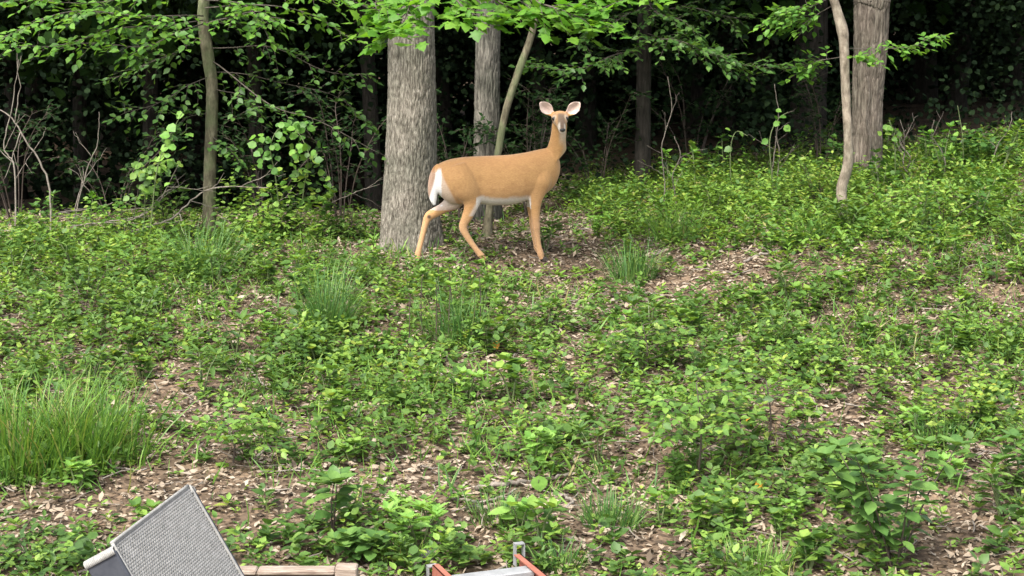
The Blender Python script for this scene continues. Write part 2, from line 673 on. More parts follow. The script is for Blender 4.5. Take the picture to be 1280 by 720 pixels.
# ------------------------------------------------------------------ trees
def trunk_mesh(pts, rad, sides, step, furrow=0.0, freq=34, seed=0, flare=0.0, lump=0.03, vstretch=7.0):
    """pts rows of (x,y,z) bottom to top, rad per point; bark relief is real geometry"""
    P = np.hstack([np.asarray(pts, float), np.asarray(rad, float)[:, None]])
    L = float(np.sum(np.linalg.norm(np.diff(P[:, :3], axis=0), axis=1)))
    S = spline(P, max(8, int(L / step)))
    hh_ = S[:, 2] - S[0, 2]
    S = S[(hh_ < 2.6) | (np.arange(len(S)) % 14 == 0)]                   # fine rings only where the bark is seen
    C, R = S[:, :3], S[:, 3]
    T = nrm(np.gradient(C, axis=0))
    A = nrm(np.cross(T, np.array([0, 1.0, 0.001])))
    B = np.cross(T, A)
    ang = np.linspace(0, 2 * np.pi, sides, endpoint=False)
    h = np.concatenate([[0], np.cumsum(np.linalg.norm(np.diff(C, axis=0), axis=1))])
    AA, HH = np.meshgrid(ang, h)
    ua = AA / (2 * np.pi)
    d = 1 + lump * (vnoise(ua * 5, HH * .9, seed + 5, 5) - .5) * 2
    if flare:
        base = np.exp(-HH / .28)
        d = d + flare * base * (1 + .7 * np.cos(AA * 5 + seed) * base)
    rr = R[:, None] * d
    if furrow:
        w = vnoise(ua * freq / 3, HH * 5, seed + 11, int(freq / 3)) - .5
        k = int(freq)
        n = vnoise(ua * k + w * .9, HH * freq / (2 * np.pi * R.mean()) / vstretch, seed, k)
        n2 = vnoise(ua * k * 2 + w, HH * freq / (2 * np.pi * R.mean()) / vstretch * 2.6, seed + 2, k * 2)
        ridge = sstep(0, .42, np.abs(2 * n - 1)) * (.55 + .45 * sstep(0, .5, np.abs(2 * n2 - 1)))
        ridge = ridge * .85 + .15 * vnoise(ua * k * 4, HH * 60, seed + 9, k * 4)
        rr = rr - furrow * (1 - ridge)
    V = C[:, None, :] + (A[:, None, :] * np.cos(AA)[..., None] + B[:, None, :] * np.sin(AA)[..., None]) * rr[..., None]
    return grid_mesh('trunk', V, True, True)


CROWNS = []
for k in range(3):
    n = 5200
    d = nrm(rng.normal(size=(n, 3)))
    r = rng.random(n) ** .45
    lob = 1 + .35 * np.sin(d[:, 0] * 5 + k) * np.cos(d[:, 1] * 4 + 2 * k)
    p = d * (r * lob)[:, None] * np.array([2.7, 2.7, 2.0])
    dd = nrm(rng.normal(size=(n, 3)) * .8 + d * .6 + np.array([0, 0, -.4]))
    nn = nrm(rng.normal(size=(n, 3)) * .5 + np.array([0, 0, 1]))
    me = leaf_mesh('crown', 'round', p, dd, nn, rng.uniform(.16, .30, n), np.ones(n), rng.random(n))
    me.materials.append(M['canopy'])
    CROWNS.append(me)


def crown(parent, loc, k, s=1.0):
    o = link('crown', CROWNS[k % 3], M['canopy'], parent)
    o.location = [float(x) for x in loc]
    o.rotation_euler = (0, 0, float(rng.random() * 6.28))
    o.scale = (s, s, s)
    o['kind'] = 'stuff'
    return o


def px_trunk(path, top_h, top_shift=(0, 0), sink=.12):
    """path rows (px, py, width_px, Y) bottom to top -> points and radii, carried on up to top_h"""
    pts, rad = [], []
    for px, py, w, Y in path:
        pts.append(at(px, py, Y))
        rad.append(w / 2 * Y / F)
    g = float(ground(pts[0][0], pts[0][1]))
    pts[0][2] = g - sink
    last = pts[-1]
    for t in (.35, 1.0):
        pts.append(np.array([last[0] + top_shift[0] * t, last[1] + top_shift[1] * t, last[2] + (top_h - last[2]) * t]))
        rad.append(rad[len(path) - 1] * (1 - .55 * t))
    return np.array(pts), np.array(rad), np.array([pts[0][0], pts[0][1], g])


def spray(tubes, fol, path, r0, r1, n_twig, twig_len, leaf_len, flat=.25, droop=.25, start=.12, spacing=None, up=.0,
          rl=None, wl=1.0):
    P = spline(np.asarray(path, float), 18)
    Lp = float(np.linalg.norm(P[-1] - P[0]))
    ph = rng.random(3) * 6.28
    tt = np.linspace(0, 1, 18)
    P = P + np.stack([np.sin(tt * 7 + ph[0]), np.sin(tt * 8 + ph[1]), np.sin(tt * 9 + ph[2])], -1) * (tt * (.035 * Lp))[:, None]
    tubes.tube(P, np.linspace(r0, r1, 18), 5)
    spacing = spacing or leaf_len * .55
    for i in range(n_twig):
        t = start + (1 - start) * (i + rng.random() * .8) / n_twig
        s = min(t * 17, 16.9)
        j = int(s)
        p = P[j] + (P[j + 1] - P[j]) * (s - j)
        tg = nrm(P[j + 1] - P[j])
        side = nrm(np.cross(tg, [0, 0, 1.0])) * (1 if i % 2 else -1)
        d = nrm(tg * rng.uniform(.35, .9) + side * rng.uniform(.5, 1) + np.array([0, 0, rng.normal() * flat + up]))
        L = twig_len * rng.uniform(.45, 1.15) * (1 - .35 * t)
        q = np.linspace(0, 1, 5)[:, None]
        tw = p + d * L * q + np.array([0, 0, -droop * L]) * q ** 2 + rng.normal(size=3) * .02 * L * q
        tubes.tube(tw, np.linspace(r1 * .7 + .0012, .0010, 5), 4, False)
        nl = max(3, int(L / spacing))
        for k in range(nl):
            f = .12 + .88 * (k + .5 * rng.random()) / nl
            pp = p + d * L * f + np.array([0, 0, -droop * L * f * f])
            sd = nrm(np.cross(d, [0, 0, 1.0])) * (1 if k % 2 else -1)
            ld = nrm(d * .55 + sd * .75 + rng.normal(size=3) * .25 + np.array([0, 0, -.18]))
            ln = nrm(np.array([0, -.25, 1]) + rng.normal(size=3) * .38)
            fol.add(pp, ld, ln, leaf_len * rng.uniform(.65, 1.15), wl, rl)
        fol.add(tw[-1], nrm(d + rng.normal(size=3) * .2), nrm(np.array([0, -.2, 1]) + rng.normal(size=3) * .3), leaf_len, wl, rl)
    fol.add(P[-1], nrm(P[-1] - P[-2]), np.array([0, -.1, 1.0]), leaf_len, wl, rl)


def pxs(*rows):
    return [at(*r) for r in rows]


def branch_part(parent, build, leaf_kind, leaf_mat_, bark, limit=0, name='branch'):
    tb, fo = MB(), Foliage()
    build(tb, fo)
    b = link(name, tb.mesh(name, True), bark, parent)
    if limit:
        fo.objects(leaf_kind, leaf_mat_, b, limit)
    else:
        link('foliage', fo.mesh('foliage', leaf_kind), leaf_mat_, b, 'stuff')
    return b


# --- the big pale trunk behind the deer, with a bright maple bough over it
pts, rad, base = px_trunk([(514, 290, 70, 14.6), (513, 262, 68, 14.6), (514, 200, 64, 14.6), (515, 120, 60, 14.6),
                           (514, 40, 57, 14.6), (514, -10, 56, 14.6)], 8.5, (.1, .5))
big = thing('maple_tree', 'thick pale furrowed trunk behind the deer with a bright lobed-leaf bough overhead', 'tree', base)
link('trunk', trunk_mesh(pts, rad, 420, .024, .010, 84, 3, .36, .03, 4.5), M['bark_pale'], big)
crown(big, base + np.array([.2, 2.2, 7.2]), 0)


def maple_bough(tb, fo):
    root = pts[-1] * .45 + pts[-2] * .55
    for path in ([(520, -90, 14.0), (560, -30, 13.2), (640, -6, 12.8), (720, 2, 12.7), (790, 6, 12.8)],
                 [(520, -90, 14.0), (520, -30, 13.3), (490, -2, 13.0), (455, 18, 12.9)],
                 [(560, -60, 13.5), (600, -15, 13.1), (660, 14, 12.9), (740, 8, 12.9)],
                 [(600, -70, 13.6), (680, -30, 13.2), (750, -12, 13.1), (810, -4, 13.1)],
                 [(560, -60, 13.5), (560, -20, 12.9), (580, 5, 12.6), (610, 20, 12.5)],
                 [(600, -60, 13.4), (650, -10, 12.9), (700, 18, 12.7), (770, 22, 12.7)],
                 [(540, -60, 13.5), (520, -10, 13.0), (510, 20, 12.8), (480, 36, 12.7)]):
        p = pxs(*path)
        if path[0][0] == 520:
            p = [root] + p
        spray(tb, fo, p, .014, .003, 24, .34, .118, .18, .30, .25, .072)


branch_part(big, maple_bough, 'maple', M['maple'], M['branch'], 300)

# --- second trunk further back
pts, rad, base = px_trunk([(609, 245, 36, 17.0), (609, 190, 34, 17), (609, 110, 32, 17), (610, 40, 31, 17), (610, -10, 30, 17)],
                          8.5, (0, .3))
t2 = thing('straight_tree', 'straight mid-sized grey trunk rising behind the middle of the deer', 'tree', base)
link('trunk', trunk_mesh(pts, rad, 220, .028, .010, 46, 8, .2, .03, 5.5), M['bark_grey'], t2)
crown(t2, base + np.array([0, 1.5, 6.8]), 1)

# --- slender leaning sapling under the deer's belly
pts, rad, base = px_trunk([(607, 292, 12, 14.9), (612, 262, 10, 14.9), (622, 195, 9, 14.9), (632, 140, 9, 14.9), (648, 90, 9.5, 14.9),
                           (664, 45, 9, 14.9), (672, 5, 8, 14.9)], 5.0, (.5, .2))
t3 = thing('leaning_sapling', 'slender leaning sapling stem showing under the belly of the deer', 'tree', base)
link('trunk', trunk_mesh(pts, rad, 24, .03, .002, 14, 4, .25), M['bark_moss'], t3)
crown(t3, base + np.array([.8, 1.6, 4.9]), 2, .55)

# --- thin mossy tree at the left with its leafy sprays
pts, rad, base = px_trunk([(260, 270, 18, 15.2), (262, 225, 16, 15.2), (264, 160, 15.5, 15.2), (265, 110, 15, 15.2), (260, 70, 15, 15.2),
                           (254, 25, 14, 15.2), (256, -15, 14, 15.2)], 6.0, (.1, .4))
t4 = thing('mossy_tree', 'thin mossy trunk with layered leafy sprays beside the brush pile', 'tree', base)
link('trunk', trunk_mesh(pts, rad, 48, .02, .004, 16, 6, .2), M['bark_moss'], t4)
crown(t4, base + np.array([-.2, 3.0, 5.6]), 1, .8)


def left_sprays_top(tb, fo):
    for path, n, L in ([[(254, 20, 15.1), (200, 18, 14.6), (120, 16, 14.3), (40, 30, 14.0), (-20, 40, 13.9)], 46, .46],
                       [[(254, -10, 15.1), (190, -10, 14.8), (90, 2, 14.6), (0, 10, 14.5)], 40, .46],
                       [[(256, 30, 15.1), (300, 18, 14.6), (345, 22, 14.3)], 20, .38],
                       [[(256, 0, 15.1), (300, 5, 14.8), (340, 50, 14.5)], 18, .34],
                       [[(254, 30, 15.1), (210, 45, 14.7), (160, 60, 14.5), (90, 55, 14.4)], 26, .34],
                       [[(256, -40, 15.1), (340, -30, 14.6), (420, 2, 14.3), (470, 20, 14.2)], 24, .36],
                       [[(254, 25, 15.1), (180, 35, 14.8), (100, 45, 14.6), (20, 60, 14.5)], 30, .36],
                       [[(256, 10, 15.1), (330, 5, 14.9), (400, 25, 14.8), (440, 45, 14.7)], 20, .30]):
        spray(tb, fo, pxs(*path), .007, .002, int(n * .95), L * .9, .092, .34, .25, .10, .064, wl=1.25)


def left_sprays_mid(tb, fo):
    for path, n, L in ([[(263, 95, 15.2), (230, 110, 14.9), (190, 130, 14.8), (150, 150, 14.8)], 30, .38],
                       [[(264, 110, 15.2), (300, 120, 15.0), (330, 135, 14.9)], 20, .30],
                       [[(264, 140, 15.2), (230, 150, 15.0), (200, 175, 14.9)], 20, .30],
                       [[(264, 75, 15.2), (310, 110, 14.8), (360, 140, 14.6), (410, 160, 14.5), (475, 186, 14.6)], 26, .26],
                       [[(262, 60, 15.2), (330, 60, 15.0), (400, 80, 14.9), (455, 100, 14.9)], 32, .34],
                       [[(262, 90, 15.2), (330, 95, 15.3), (400, 120, 15.3), (470, 150, 15.3)], 30, .30],
                       [[(260, 40, 15.2), (200, 75, 15.3), (140, 95, 15.3)], 28, .34],
                       [[(262, 170, 15.2), (280, 180, 15.0), (300, 200, 14.9)], 14, .24]):
        spray(tb, fo, pxs(*path), .008 if n == 26 else .005, .0018, int(n * .72), L * .9, .078, .55, .25, .12, .064, wl=1.3)


branch_part(t4, left_sprays_top, 'oval', M['beech'], M['branch'], 300)
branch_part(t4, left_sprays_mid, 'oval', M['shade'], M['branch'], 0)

# --- dim trunk under the flat dark sprays right of the deer
pts, rad, base = px_trunk([(803, 232, 22, 17.6), (804, 150, 19, 17.6), (805, 60, 18, 17.6), (806, -10, 17, 17.6)], 6.5, (0, .2))
t5 = thing('shaded_tree', 'dim trunk right of the deer with flat dark leafy sprays', 'tree', base)
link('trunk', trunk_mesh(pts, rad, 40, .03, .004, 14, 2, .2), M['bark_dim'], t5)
crown(t5, base + np.array([0, 1.4, 5.6]), 2)


def mid_sprays(tb, fo):
    for path, n, L in ([[(805, 62, 17.6), (770, 70, 17.0), (720, 82, 16.6), (670, 92, 16.5)], 34, .42],
                       [[(805, 40, 17.6), (850, 55, 17.0), (920, 72, 16.7), (1010, 92, 16.7)], 52, .44],
                       [[(805, 50, 17.6), (830, 50, 16.9), (870, 60, 16.5), (920, 70, 16.4)], 30, .40],
                       [[(805, 10, 17.6), (860, 12, 17.2), (940, 20, 17.0)], 30, .44],
                       [[(805, 10, 17.6), (760, 30, 17.0), (730, 55, 16.8)], 26, .38],
                       [[(806, 0, 17.6), (830, 20, 17.0), (880, 40, 16.8)], 24, .38]):
        spray(tb, fo, pxs(*path), .008, .002, int(n * 1.25), L * .85, .085, .40, .22, .10, .056, wl=1.25)


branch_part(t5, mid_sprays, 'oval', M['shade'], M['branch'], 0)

# --- big trunk at the right
pts, rad, base = px_trunk([(1083, 222, 40, 16.4), (1084, 190, 37, 16.4), (1084, 120, 39, 16.4), (1088, 60, 42, 16.4), (1090, 0, 44, 16.4),
                           (1091, -15, 44, 16.4)], 8.5, (.15, .3))
t6 = thing('brown_barked_tree', 'stout brown furrowed trunk standing behind the wavy pale sapling', 'tree', base)
link('trunk', trunk_mesh(pts, rad, 300, .024, .011, 56, 14, .2, .03, 6), M['bark_brown'], t6)
vine = MB()
vp = [at(1085, 215, 16.2), at(1088, 180, 16.19), at(1083, 150, 16.2), at(1087, 120, 16.19), at(1084, 95, 16.2)]
vine.tube(spline(vp, 24), np.linspace(.012, .007, 24), 6)
link('vine', vine.mesh('vine', True), M['branch'], t6)
crown(t6, base + np.array([.6, 2.0, 7.0]), 0)

# --- wavy pale sapling in front of it
pts, rad, base = px_trunk([(1055, 282, 11, 14.2), (1054, 262, 12, 14.2), (1052, 236, 13, 14.2), (1060, 205, 13, 14.2), (1060, 170, 11, 14.2),
                           (1057, 110, 11, 14.2), (1055, 55, 12, 14.2), (1053, 38, 14, 14.2), (1046, 12, 11, 14.2), (1040, -12, 10, 14.2)],
                          4.5, (-.2, .3))
t7 = thing('wavy_sapling', 'wavy pale-barked sapling growing in front of the stout brown trunk', 'tree', base)
link('trunk', trunk_mesh(pts, rad, 40, .015, .002, 12, 21, .25, .06), M['bark_smooth'], t7)
crown(t7, base + np.array([-.3, 2.2, 4.6]), 2, .55)


def right_sprays(tb, fo):
    for path, n, L in ([[(1042, -5, 14.2), (1020, 5, 14.3), (985, 14, 14.4), (960, 25, 14.5)], 30, .30],
                       [[(1044, 5, 14.2), (1010, 25, 14.4), (990, 30, 14.5)], 18, .24],
                       [[(1055, 70, 14.2), (1020, 78, 14.5), (1000, 90, 14.6)], 18, .26],
                       [[(1056, 72, 14.2), (1075, 70, 14.0), (1090, 72, 14.0)], 10, .18],
                       [[(1055, 60, 14.2), (1110, 62, 14.6), (1150, 52, 14.8), (1172, 50, 14.9)], 18, .18]):
        spray(tb, fo, pxs(*path), .004, .0015, int(n * 1.3), L, .075, .42, .2, .25, .056, wl=1.25)


branch_part(t7, right_sprays, 'oval', M['beech'], M['branch'], 160)

# --- trunks deep in the wood
proto_p = np.array([[0, 0, -.2], [.03, 0, 1.5], [-.03, .02, 3.2], [.05, 0, 5.5], [.02, .03, 8.5]])
dim_meshes = [trunk_mesh(proto_p, np.array([1.15, 1, .95, .85, .5]) * r, 28, .12, r * .05, 14, 31 + i, .2) for i, r in
              enumerate((.10, .15, .21))]
for me in dim_meshes:
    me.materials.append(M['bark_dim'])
deep = [(1000, 20, 2), (470, 20, 0), (30, 24, 1), (112, 22.5, 0), (195, 21, 0), (400, 25, 1), (730, 24, 1), (905, 23, 0), (940, 25, 2),
        (1180, 24, 1), (1250, 25, 2), (675, 23, 0), (330, 21, 0), (560, 24, 1), (860, 24, 1), (1140, 26, 2), (60, 27, 2),
        (260, 27, 2), (780, 28, 1), (1290, 27, 1), (-40, 20, 2), (1330, 19, 1), (150, 33, 2), (460, 32, 2), (640, 31, 1),
        (980, 33, 2), (1090, 31, 1), (1220, 34, 2), (330, 36, 2), (820, 37, 2), (-120, 25, 1), (1400, 24, 2), (-250, 20, 1), (1520, 20, 2),  # trees outside the frame are unseen, added only for their shade
        (550, 38, 2), (30, 38, 2), (1150, 39, 2)]
for i, (px, Y, k) in enumerate(deep):
    b = onground(px, Y)
    lab = ['thin dim trunk deep in the dark wood', 'mid-sized dim trunk deep in the dark wood', 'broad dim trunk deep in the dark wood'][k]
    t = thing('woodland_tree', lab, 'tree', b, ['thin', 'mid-sized', 'broad'][k] + ' trunks deep in the wood')
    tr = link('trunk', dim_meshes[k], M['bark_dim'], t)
    tr.matrix_parent_inverse = Matrix.Identity(4)
    tr.rotation_euler = (rng.normal() * .03, rng.normal() * .03, rng.random() * 6.28)
    c = crown(t, (0, 0, 0), i)
    c.matrix_parent_inverse = Matrix.Identity(4)
    c.location = (rng.normal() * .3, rng.normal() * .3, (4.6 if Y < 21 else 4.1 if px < 700 else 3.5) + rng.random() * 1.0)  # crowns hung low to keep skylight out of the wood
    c.scale = (1.15, 1.15, 1.0)

# --- understory mass filling the dark wood
fo = Foliage()
for i in range(900):
    Y = 17.6 + 24 * rng.random() ** 1.1
    X = rng.uniform(-.47, .47) * Y
    g = float(ground(X, Y))
    z = g + rng.uniform(0.0, 3.0)
    n = 90
    s = rng.uniform(.25, .6)
    p = np.array([X, Y, z]) + rng.normal(size=(n, 3)) * np.array([s, s, s * .5])
    p[:, 2] = np.maximum(p[:, 2], ground(p[:, 0], p[:, 1]) + .02)
    fo.add(p, nrm(rng.normal(size=(n, 3)) + np.array([0, 0, -.3])), nrm(rng.normal(size=(n, 3)) * .5 + np.array([0, -.3, 1])),
           rng.uniform(.045, .085, n) * (1 if Y < 22 else 1.9))
n = 26000                                            # far back, where the wood closes
Y = rng.uniform(30, 46, n)
X = rng.uniform(-.5, .5, n) * Y
p = np.stack([X, Y, ground(X, Y) + rng.random(n) * 5], -1)
fo.add(p, nrm(rng.normal(size=(n, 3))), nrm(rng.normal(size=(n, 3)) * .6 + np.array([0, -.5, 1])), rng.uniform(.2, .34, n))
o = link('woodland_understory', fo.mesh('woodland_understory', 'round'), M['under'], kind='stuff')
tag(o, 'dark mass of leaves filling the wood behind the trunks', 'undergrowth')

# --- tall shaded shrubs just inside the wood edge
def tall_shrub(label, px, Y, h, w, stems, leaf_len, mat, seed):
    b = onground(px, Y)
    t = thing('woodland_shrub', label, 'shrub', b)
    tb, fo = MB(), Foliage()
    r = np.random.default_rng(seed)
    for k in range(stems):
        a = r.random() * 6.28
        q = np.array([math.cos(a), math.sin(a) * .7, 0])
        H = h * r.uniform(.6, 1.05)
        L = w * r.uniform(.3, 1)
        spray(tb, fo, [b + q * .05 - [0, 0, .05], b + q * L * .35 + [0, 0, H * .5], b + q * L * .75 + [0, 0, H * .85], b + q * L * 1.15 + [0, 0, H * .95]],
              .009, .002, int(13 * h), .34, leaf_len, .35, .2, .22, leaf_len * .85)
    st = link('stem', tb.mesh('stem', True), M['dstem'], t)
    link('foliage', fo.mesh('foliage', 'oval'), mat, t, 'stuff')


for i, (px, Y, h, w, n, L, lab) in enumerate((
        (30, 17.0, 1.3, .9, 5, .075, 'shaded leafy shrub behind the arching dead sapling'),
        (150, 16.6, 1.1, .8, 5, .075, 'shaded leafy shrub behind the pale-leaved climber'),
        (335, 16.6, 1.4, .8, 5, .07, 'shaded leafy shrub between the mossy trunk and arching climber'),
        (430, 17.0, 1.5, .8, 6, .07, 'shaded leafy shrub left of the thick pale trunk'),
        (570, 16.2, 1.5, .5, 6, .075, 'shaded leafy shrub between the two straight trunks'),
        (665, 16.6, 1.6, .7, 8, .075, 'shaded leafy shrub behind the neck of the deer'),
        (745, 17.6, 1.2, .7, 6, .075, 'low shaded shrub right of the deer head'),
        (860, 18.8, 1.5, .8, 6, .075, 'low shaded shrub under the flat dark sprays'),
        (1020, 17.6, 1.3, .6, 6, .07, 'shaded shrub left of the stout brown trunk'))):
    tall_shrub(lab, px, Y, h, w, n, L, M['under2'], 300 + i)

# ------------------------------------------------------------------ the deer
DY = 13.85
TH = math.radians(11)
D0 = at(620, 322, DY)
PXM = F / DY                       # pixels per metre at the deer
CT, ST = math.cos(TH), math.sin(TH)


def dl(px, py, l=0.0):
    """deer point from its place in the side view; l = metres towards the camera side"""
    h = (322 - py) / PXM * 1.012
    a = ((px - 620) / PXM - l * ST) / CT
    return np.array([D0[0] + a * CT + l * ST, D0[1] + a * ST - l * CT, D0[2] + h])


AX = np.array([CT, ST, 0.0])
LX = np.array([ST, -CT, 0.0])
UP = np.array([0, 0, 1.0])
deer_mb = MB()


def loft(C, E1, E2, R1, R2, sides=20, sub=26, power=2.0):
    """closed skin over elliptical sections: centres, two axes, two radii"""
    S = spline(np.hstack([C, E1, E2, np.asarray(R1)[:, None], np.asarray(R2)[:, None]]), sub)
    ang = np.linspace(0, 2 * np.pi, sides, endpoint=False)
    c, s = np.cos(ang), np.sin(ang)
    c = np.sign(c) * np.abs(c) ** (2 / power)
    s = np.sign(s) * np.abs(s) ** (2 / power)
    r1 = np.maximum(S[:, 9], .002)[:, None, None]
    r2 = np.maximum(S[:, 10], .002)[:, None, None]
    V = S[:, None, 0:3] + nrm(S[:, 3:6])[:, None, :] * c[None, :, None] * r1 + nrm(S[:, 6:9])[:, None, :] * s[None, :, None] * r2
    n = sub
    f = [tuple(range(sides))[::-1], tuple((n - 1) * sides + j for j in range(sides))]
    for i in range(n - 1):
        for j in range(sides):
            k = (j + 1) % sides
            f.append((i * sides + j, i * sides + k, (i + 1) * sides + k, (i + 1) * sides + j))
    deer_mb.add(V.reshape(-1, 3), f)


def limb(rows, sides=14, sub=30):
    """rows (px, py, l, ra, rl): sections across the limb"""
    C = np.array([dl(r[0], r[1], r[2]) for r in rows])
    T = nrm(np.gradient(C, axis=0))
    E2 = np.tile(LX, (len(rows), 1))
    E1 = nrm(np.cross(E2, T))
    E2 = np.cross(T, E1)
    loft(C, E1, E2, [r[3] for r in rows], [r[4] for r in rows], sides, sub)


# trunk of the body: px, top, bottom, half width
tor = [(540, 216, 226, 0.02), (543, 208, 236, 0.065), (551, 203, 244, 0.115), (563, 198.5, 253, 0.15), (580, 196, 255, 0.155), (600, 195, 255, 0.155),
       (620, 194.6, 257, 0.182), (640, 193.5, 256.5, 0.182), (658, 191, 252, 0.168), (673, 188, 249, 0.15), (686, 186, 241, 0.125),
       (694, 190, 233, 0.092), (699, 200, 221, 0.055), (700.5, 207, 214, 0.02)]
C = np.array([dl(p, (t + b) / 2) for p, t, b, w in tor])
loft(C, np.tile(UP, (len(tor), 1)), np.tile(LX, (len(tor), 1)), [(b - t) / 2 / PXM for p, t, b, w in tor], [w for *_, w in tor], 28, 48, 2.15)
# neck, turning towards the camera at the top
nk = [(680, 216, 0, .150, .115), (689.5, 204, .0, .138, .105), (694.5, 192, .02, .104, .085), (697, 179, .05, .076, .068), (698.5, 168, .075, .068, .062),
      (699.5, 157, .085, .066, .062), (700, 150, .085, .05, .05)]
C = np.array([dl(r[0], r[1], r[2]) for r in nk])
E1 = nrm(np.array([[1, 0, .9], [1, 0, .75], [1, 0, .35], [1, 0, .08], [1, 0, 0], [1, 0, 0], [1, 0, 0]]))
E1[:, 1] = E1[:, 0] * ST * .6
loft(C, E1, np.tile(LX, (len(nk), 1)), [r[3] for r in nk], [r[4] for r in nk], 22, 30)
# head looking straight at the camera; x right, c towards the camera, z up
HH = dl(699.8, 150.5, .12)
TOC = nrm(np.array([-HH[0] * 1.0 + .25, -HH[1], 0.0]))
RGT = np.array([-TOC[1], TOC[0], 0.0])


def hd(x, c, z):
    return HH + RGT * x + TOC * c + UP * z


hs = [(0, -.095, .0, .030, .035), (0, -.07, .006, .060, .056), (0, -.02, .012, .072, .064), (0, .03, .010, .074, .062), (.002, .07, -.008, .064, .057),
      (.006, .11, -.034, .047, .047), (.011, .15, -.060, .037, .039), (.015, .185, -.080, .033, .034), (.017, .205, -.090, .028, .030), (.018, .218, -.094, .015, .018)]
C = np.array([hd(*r[:3]) for r in hs])
T = nrm(np.gradient(C, axis=0))
E1 = np.tile(RGT, (len(hs), 1))
E2 = nrm(np.cross(T, E1))
loft(C, E1, E2, [r[3] for r in hs], [r[4] for r in hs], 22, 34)
for sx in (-.056, .058):                                   # brow and eye sockets
    c = hd(sx * .86, .050, .014)
    th = np.linspace(-1, 1, 7)
    loft(np.array([c + TOC * (t * .028) for t in th]), np.tile(RGT, (7, 1)), np.tile(UP, (7, 1)),
         [.021 * math.sqrt(max(0.01, 1 - t * t)) for t in th], [.021 * math.sqrt(max(.01, 1 - t * t)) for t in th], 10, 9)
# ears: cupped, facing the camera
EARS = []
for bx, tx in ((-.062, -.178), (.062, .178)):
    b0, t0 = hd(bx, -.015, .040), hd(tx, .005, .152)
    ax = nrm(t0 - b0)
    sd = nrm(np.cross(ax, TOC))
    L = np.linalg.norm(t0 - b0)
    prof = [(0, .020), (.12, .030), (.3, .046), (.5, .053), (.7, .046), (.87, .027), (1, .008)]
    ring = []
    for t, w in spline(np.array(prof), 14):
        c = b0 + ax * (L * t)
        cup = .020 * math.sin(math.pi * min(1, t * 1.05)) + .004
        row = []
        for k in range(9):                                  # front, dished
            u = -1 + 2 * k / 8
            row.append(c + sd * (w * u) + TOC * (-cup * (1 - u * u) + .012 * u * u))
        for k in range(9):                                  # back
            u = 1 - 2 * k / 8
            row.append(c + sd * (w * u * 1.03) + TOC * (-cup * (1 - u * u) - .016 + .010 * u * u))
        ring.append(row)
    R = np.array(ring)
    n, m = R.shape[:2]
    f = [tuple(range(m))[::-1], tuple((n - 1) * m + j for j in range(m))]
    for i in range(n - 1):
        for j in range(m):
            k = (j + 1) % m
            f.append((i * m + j, i * m + k, (i + 1) * m + k, (i + 1) * m + j))
    deer_mb.add(R.reshape(-1, 3), f)
    EARS.append((b0, ax, L, sd))
# legs: rows of px, py, l, radius along the body, radius across
FEET = {}


def leg(rows, hoof):
    px, py, l = hoof
    f = dl(px, py, l)
    f[2] = float(ground(f[0], f[1])) + .012
    dz = f[2] - dl(px, py, l)[2]
    rr = []
    top = rows[0][1]
    for r in rows:
        k = (r[1] - top) / (py - top)
        rr.append((r[0], r[1] - dz * PXM * k ** 1.5, *r[2:]))
    limb(rr, 14, 40)
    return dl(px, py, l) + np.array([0, 0, dz])


H1 = leg([(571, 208, .055, 0.1103, 0.0788), (577, 222, .102, 0.1313, 0.0893), (585, 236, .106, 0.1239, 0.0788), (590, 247, .09, 0.0928, 0.0578), (589, 257, .09, 0.0630, 0.0441),
          (584.5, 268, .09, 0.0502, 0.0360), (580, 277, .09, 0.0408, 0.0300), (579.5, 283, .09, 0.0372, 0.0276), (583.5, 291, .09, 0.0317, 0.0262), (590, 301, .09, 0.0276, 0.0242),
          (597.5, 311, .09, 0.0276, 0.0248), (601, 315, .09, 0.0317, 0.0276), (604.5, 319, .09, 0.0262, 0.0248), (606.5, 321.5, .09, 0.0276, 0.0276)], (607, 322.5, .09))
H2 = leg([(563, 208, -.05, 0.0945, 0.0735), (566, 224, -.07, 0.1329, 0.0840), (570, 240, -.08, 0.1247, 0.0735), (566, 251, -.08, 0.0866, 0.0525), (556, 257.5, -.08, 0.0525, 0.0420),
          (545, 263, -.08, 0.0468, 0.0372), (536.5, 267.5, -.08, 0.0432, 0.0312), (533, 273, -.08, 0.0348, 0.0264), (530, 283, -.08, 0.0290, 0.0255), (526.5, 296, -.08, 0.0269, 0.0242),
          (523.5, 307, -.08, 0.0276, 0.0248), (522.3, 312, -.08, 0.0317, 0.0276), (521.8, 316.5, -.08, 0.0262, 0.0248), (522, 320, -.08, 0.0276, 0.0276)], (522.4, 321, -.08))
H3 = leg([(680, 212, .06, 0.0893, 0.0735), (676, 226, .100, 0.0966, 0.0683), (671, 239, .09, 0.0857, 0.0525), (669.5, 250, .085, 0.0595, 0.0420), (669.5, 262, .08, 0.0444, 0.0384),
          (670, 273, .08, 0.0372, 0.0324), (670.5, 280, .08, 0.0396, 0.0348), (671.3, 287, .08, 0.0312, 0.0276), (673, 298, .08, 0.0269, 0.0248), (675, 307, .08, 0.0276, 0.0248),
          (676, 311, .08, 0.0331, 0.0290), (677.3, 315, .08, 0.0262, 0.0248), (678.3, 317.5, .08, 0.0276, 0.0276)], (678.8, 318.5, .08))
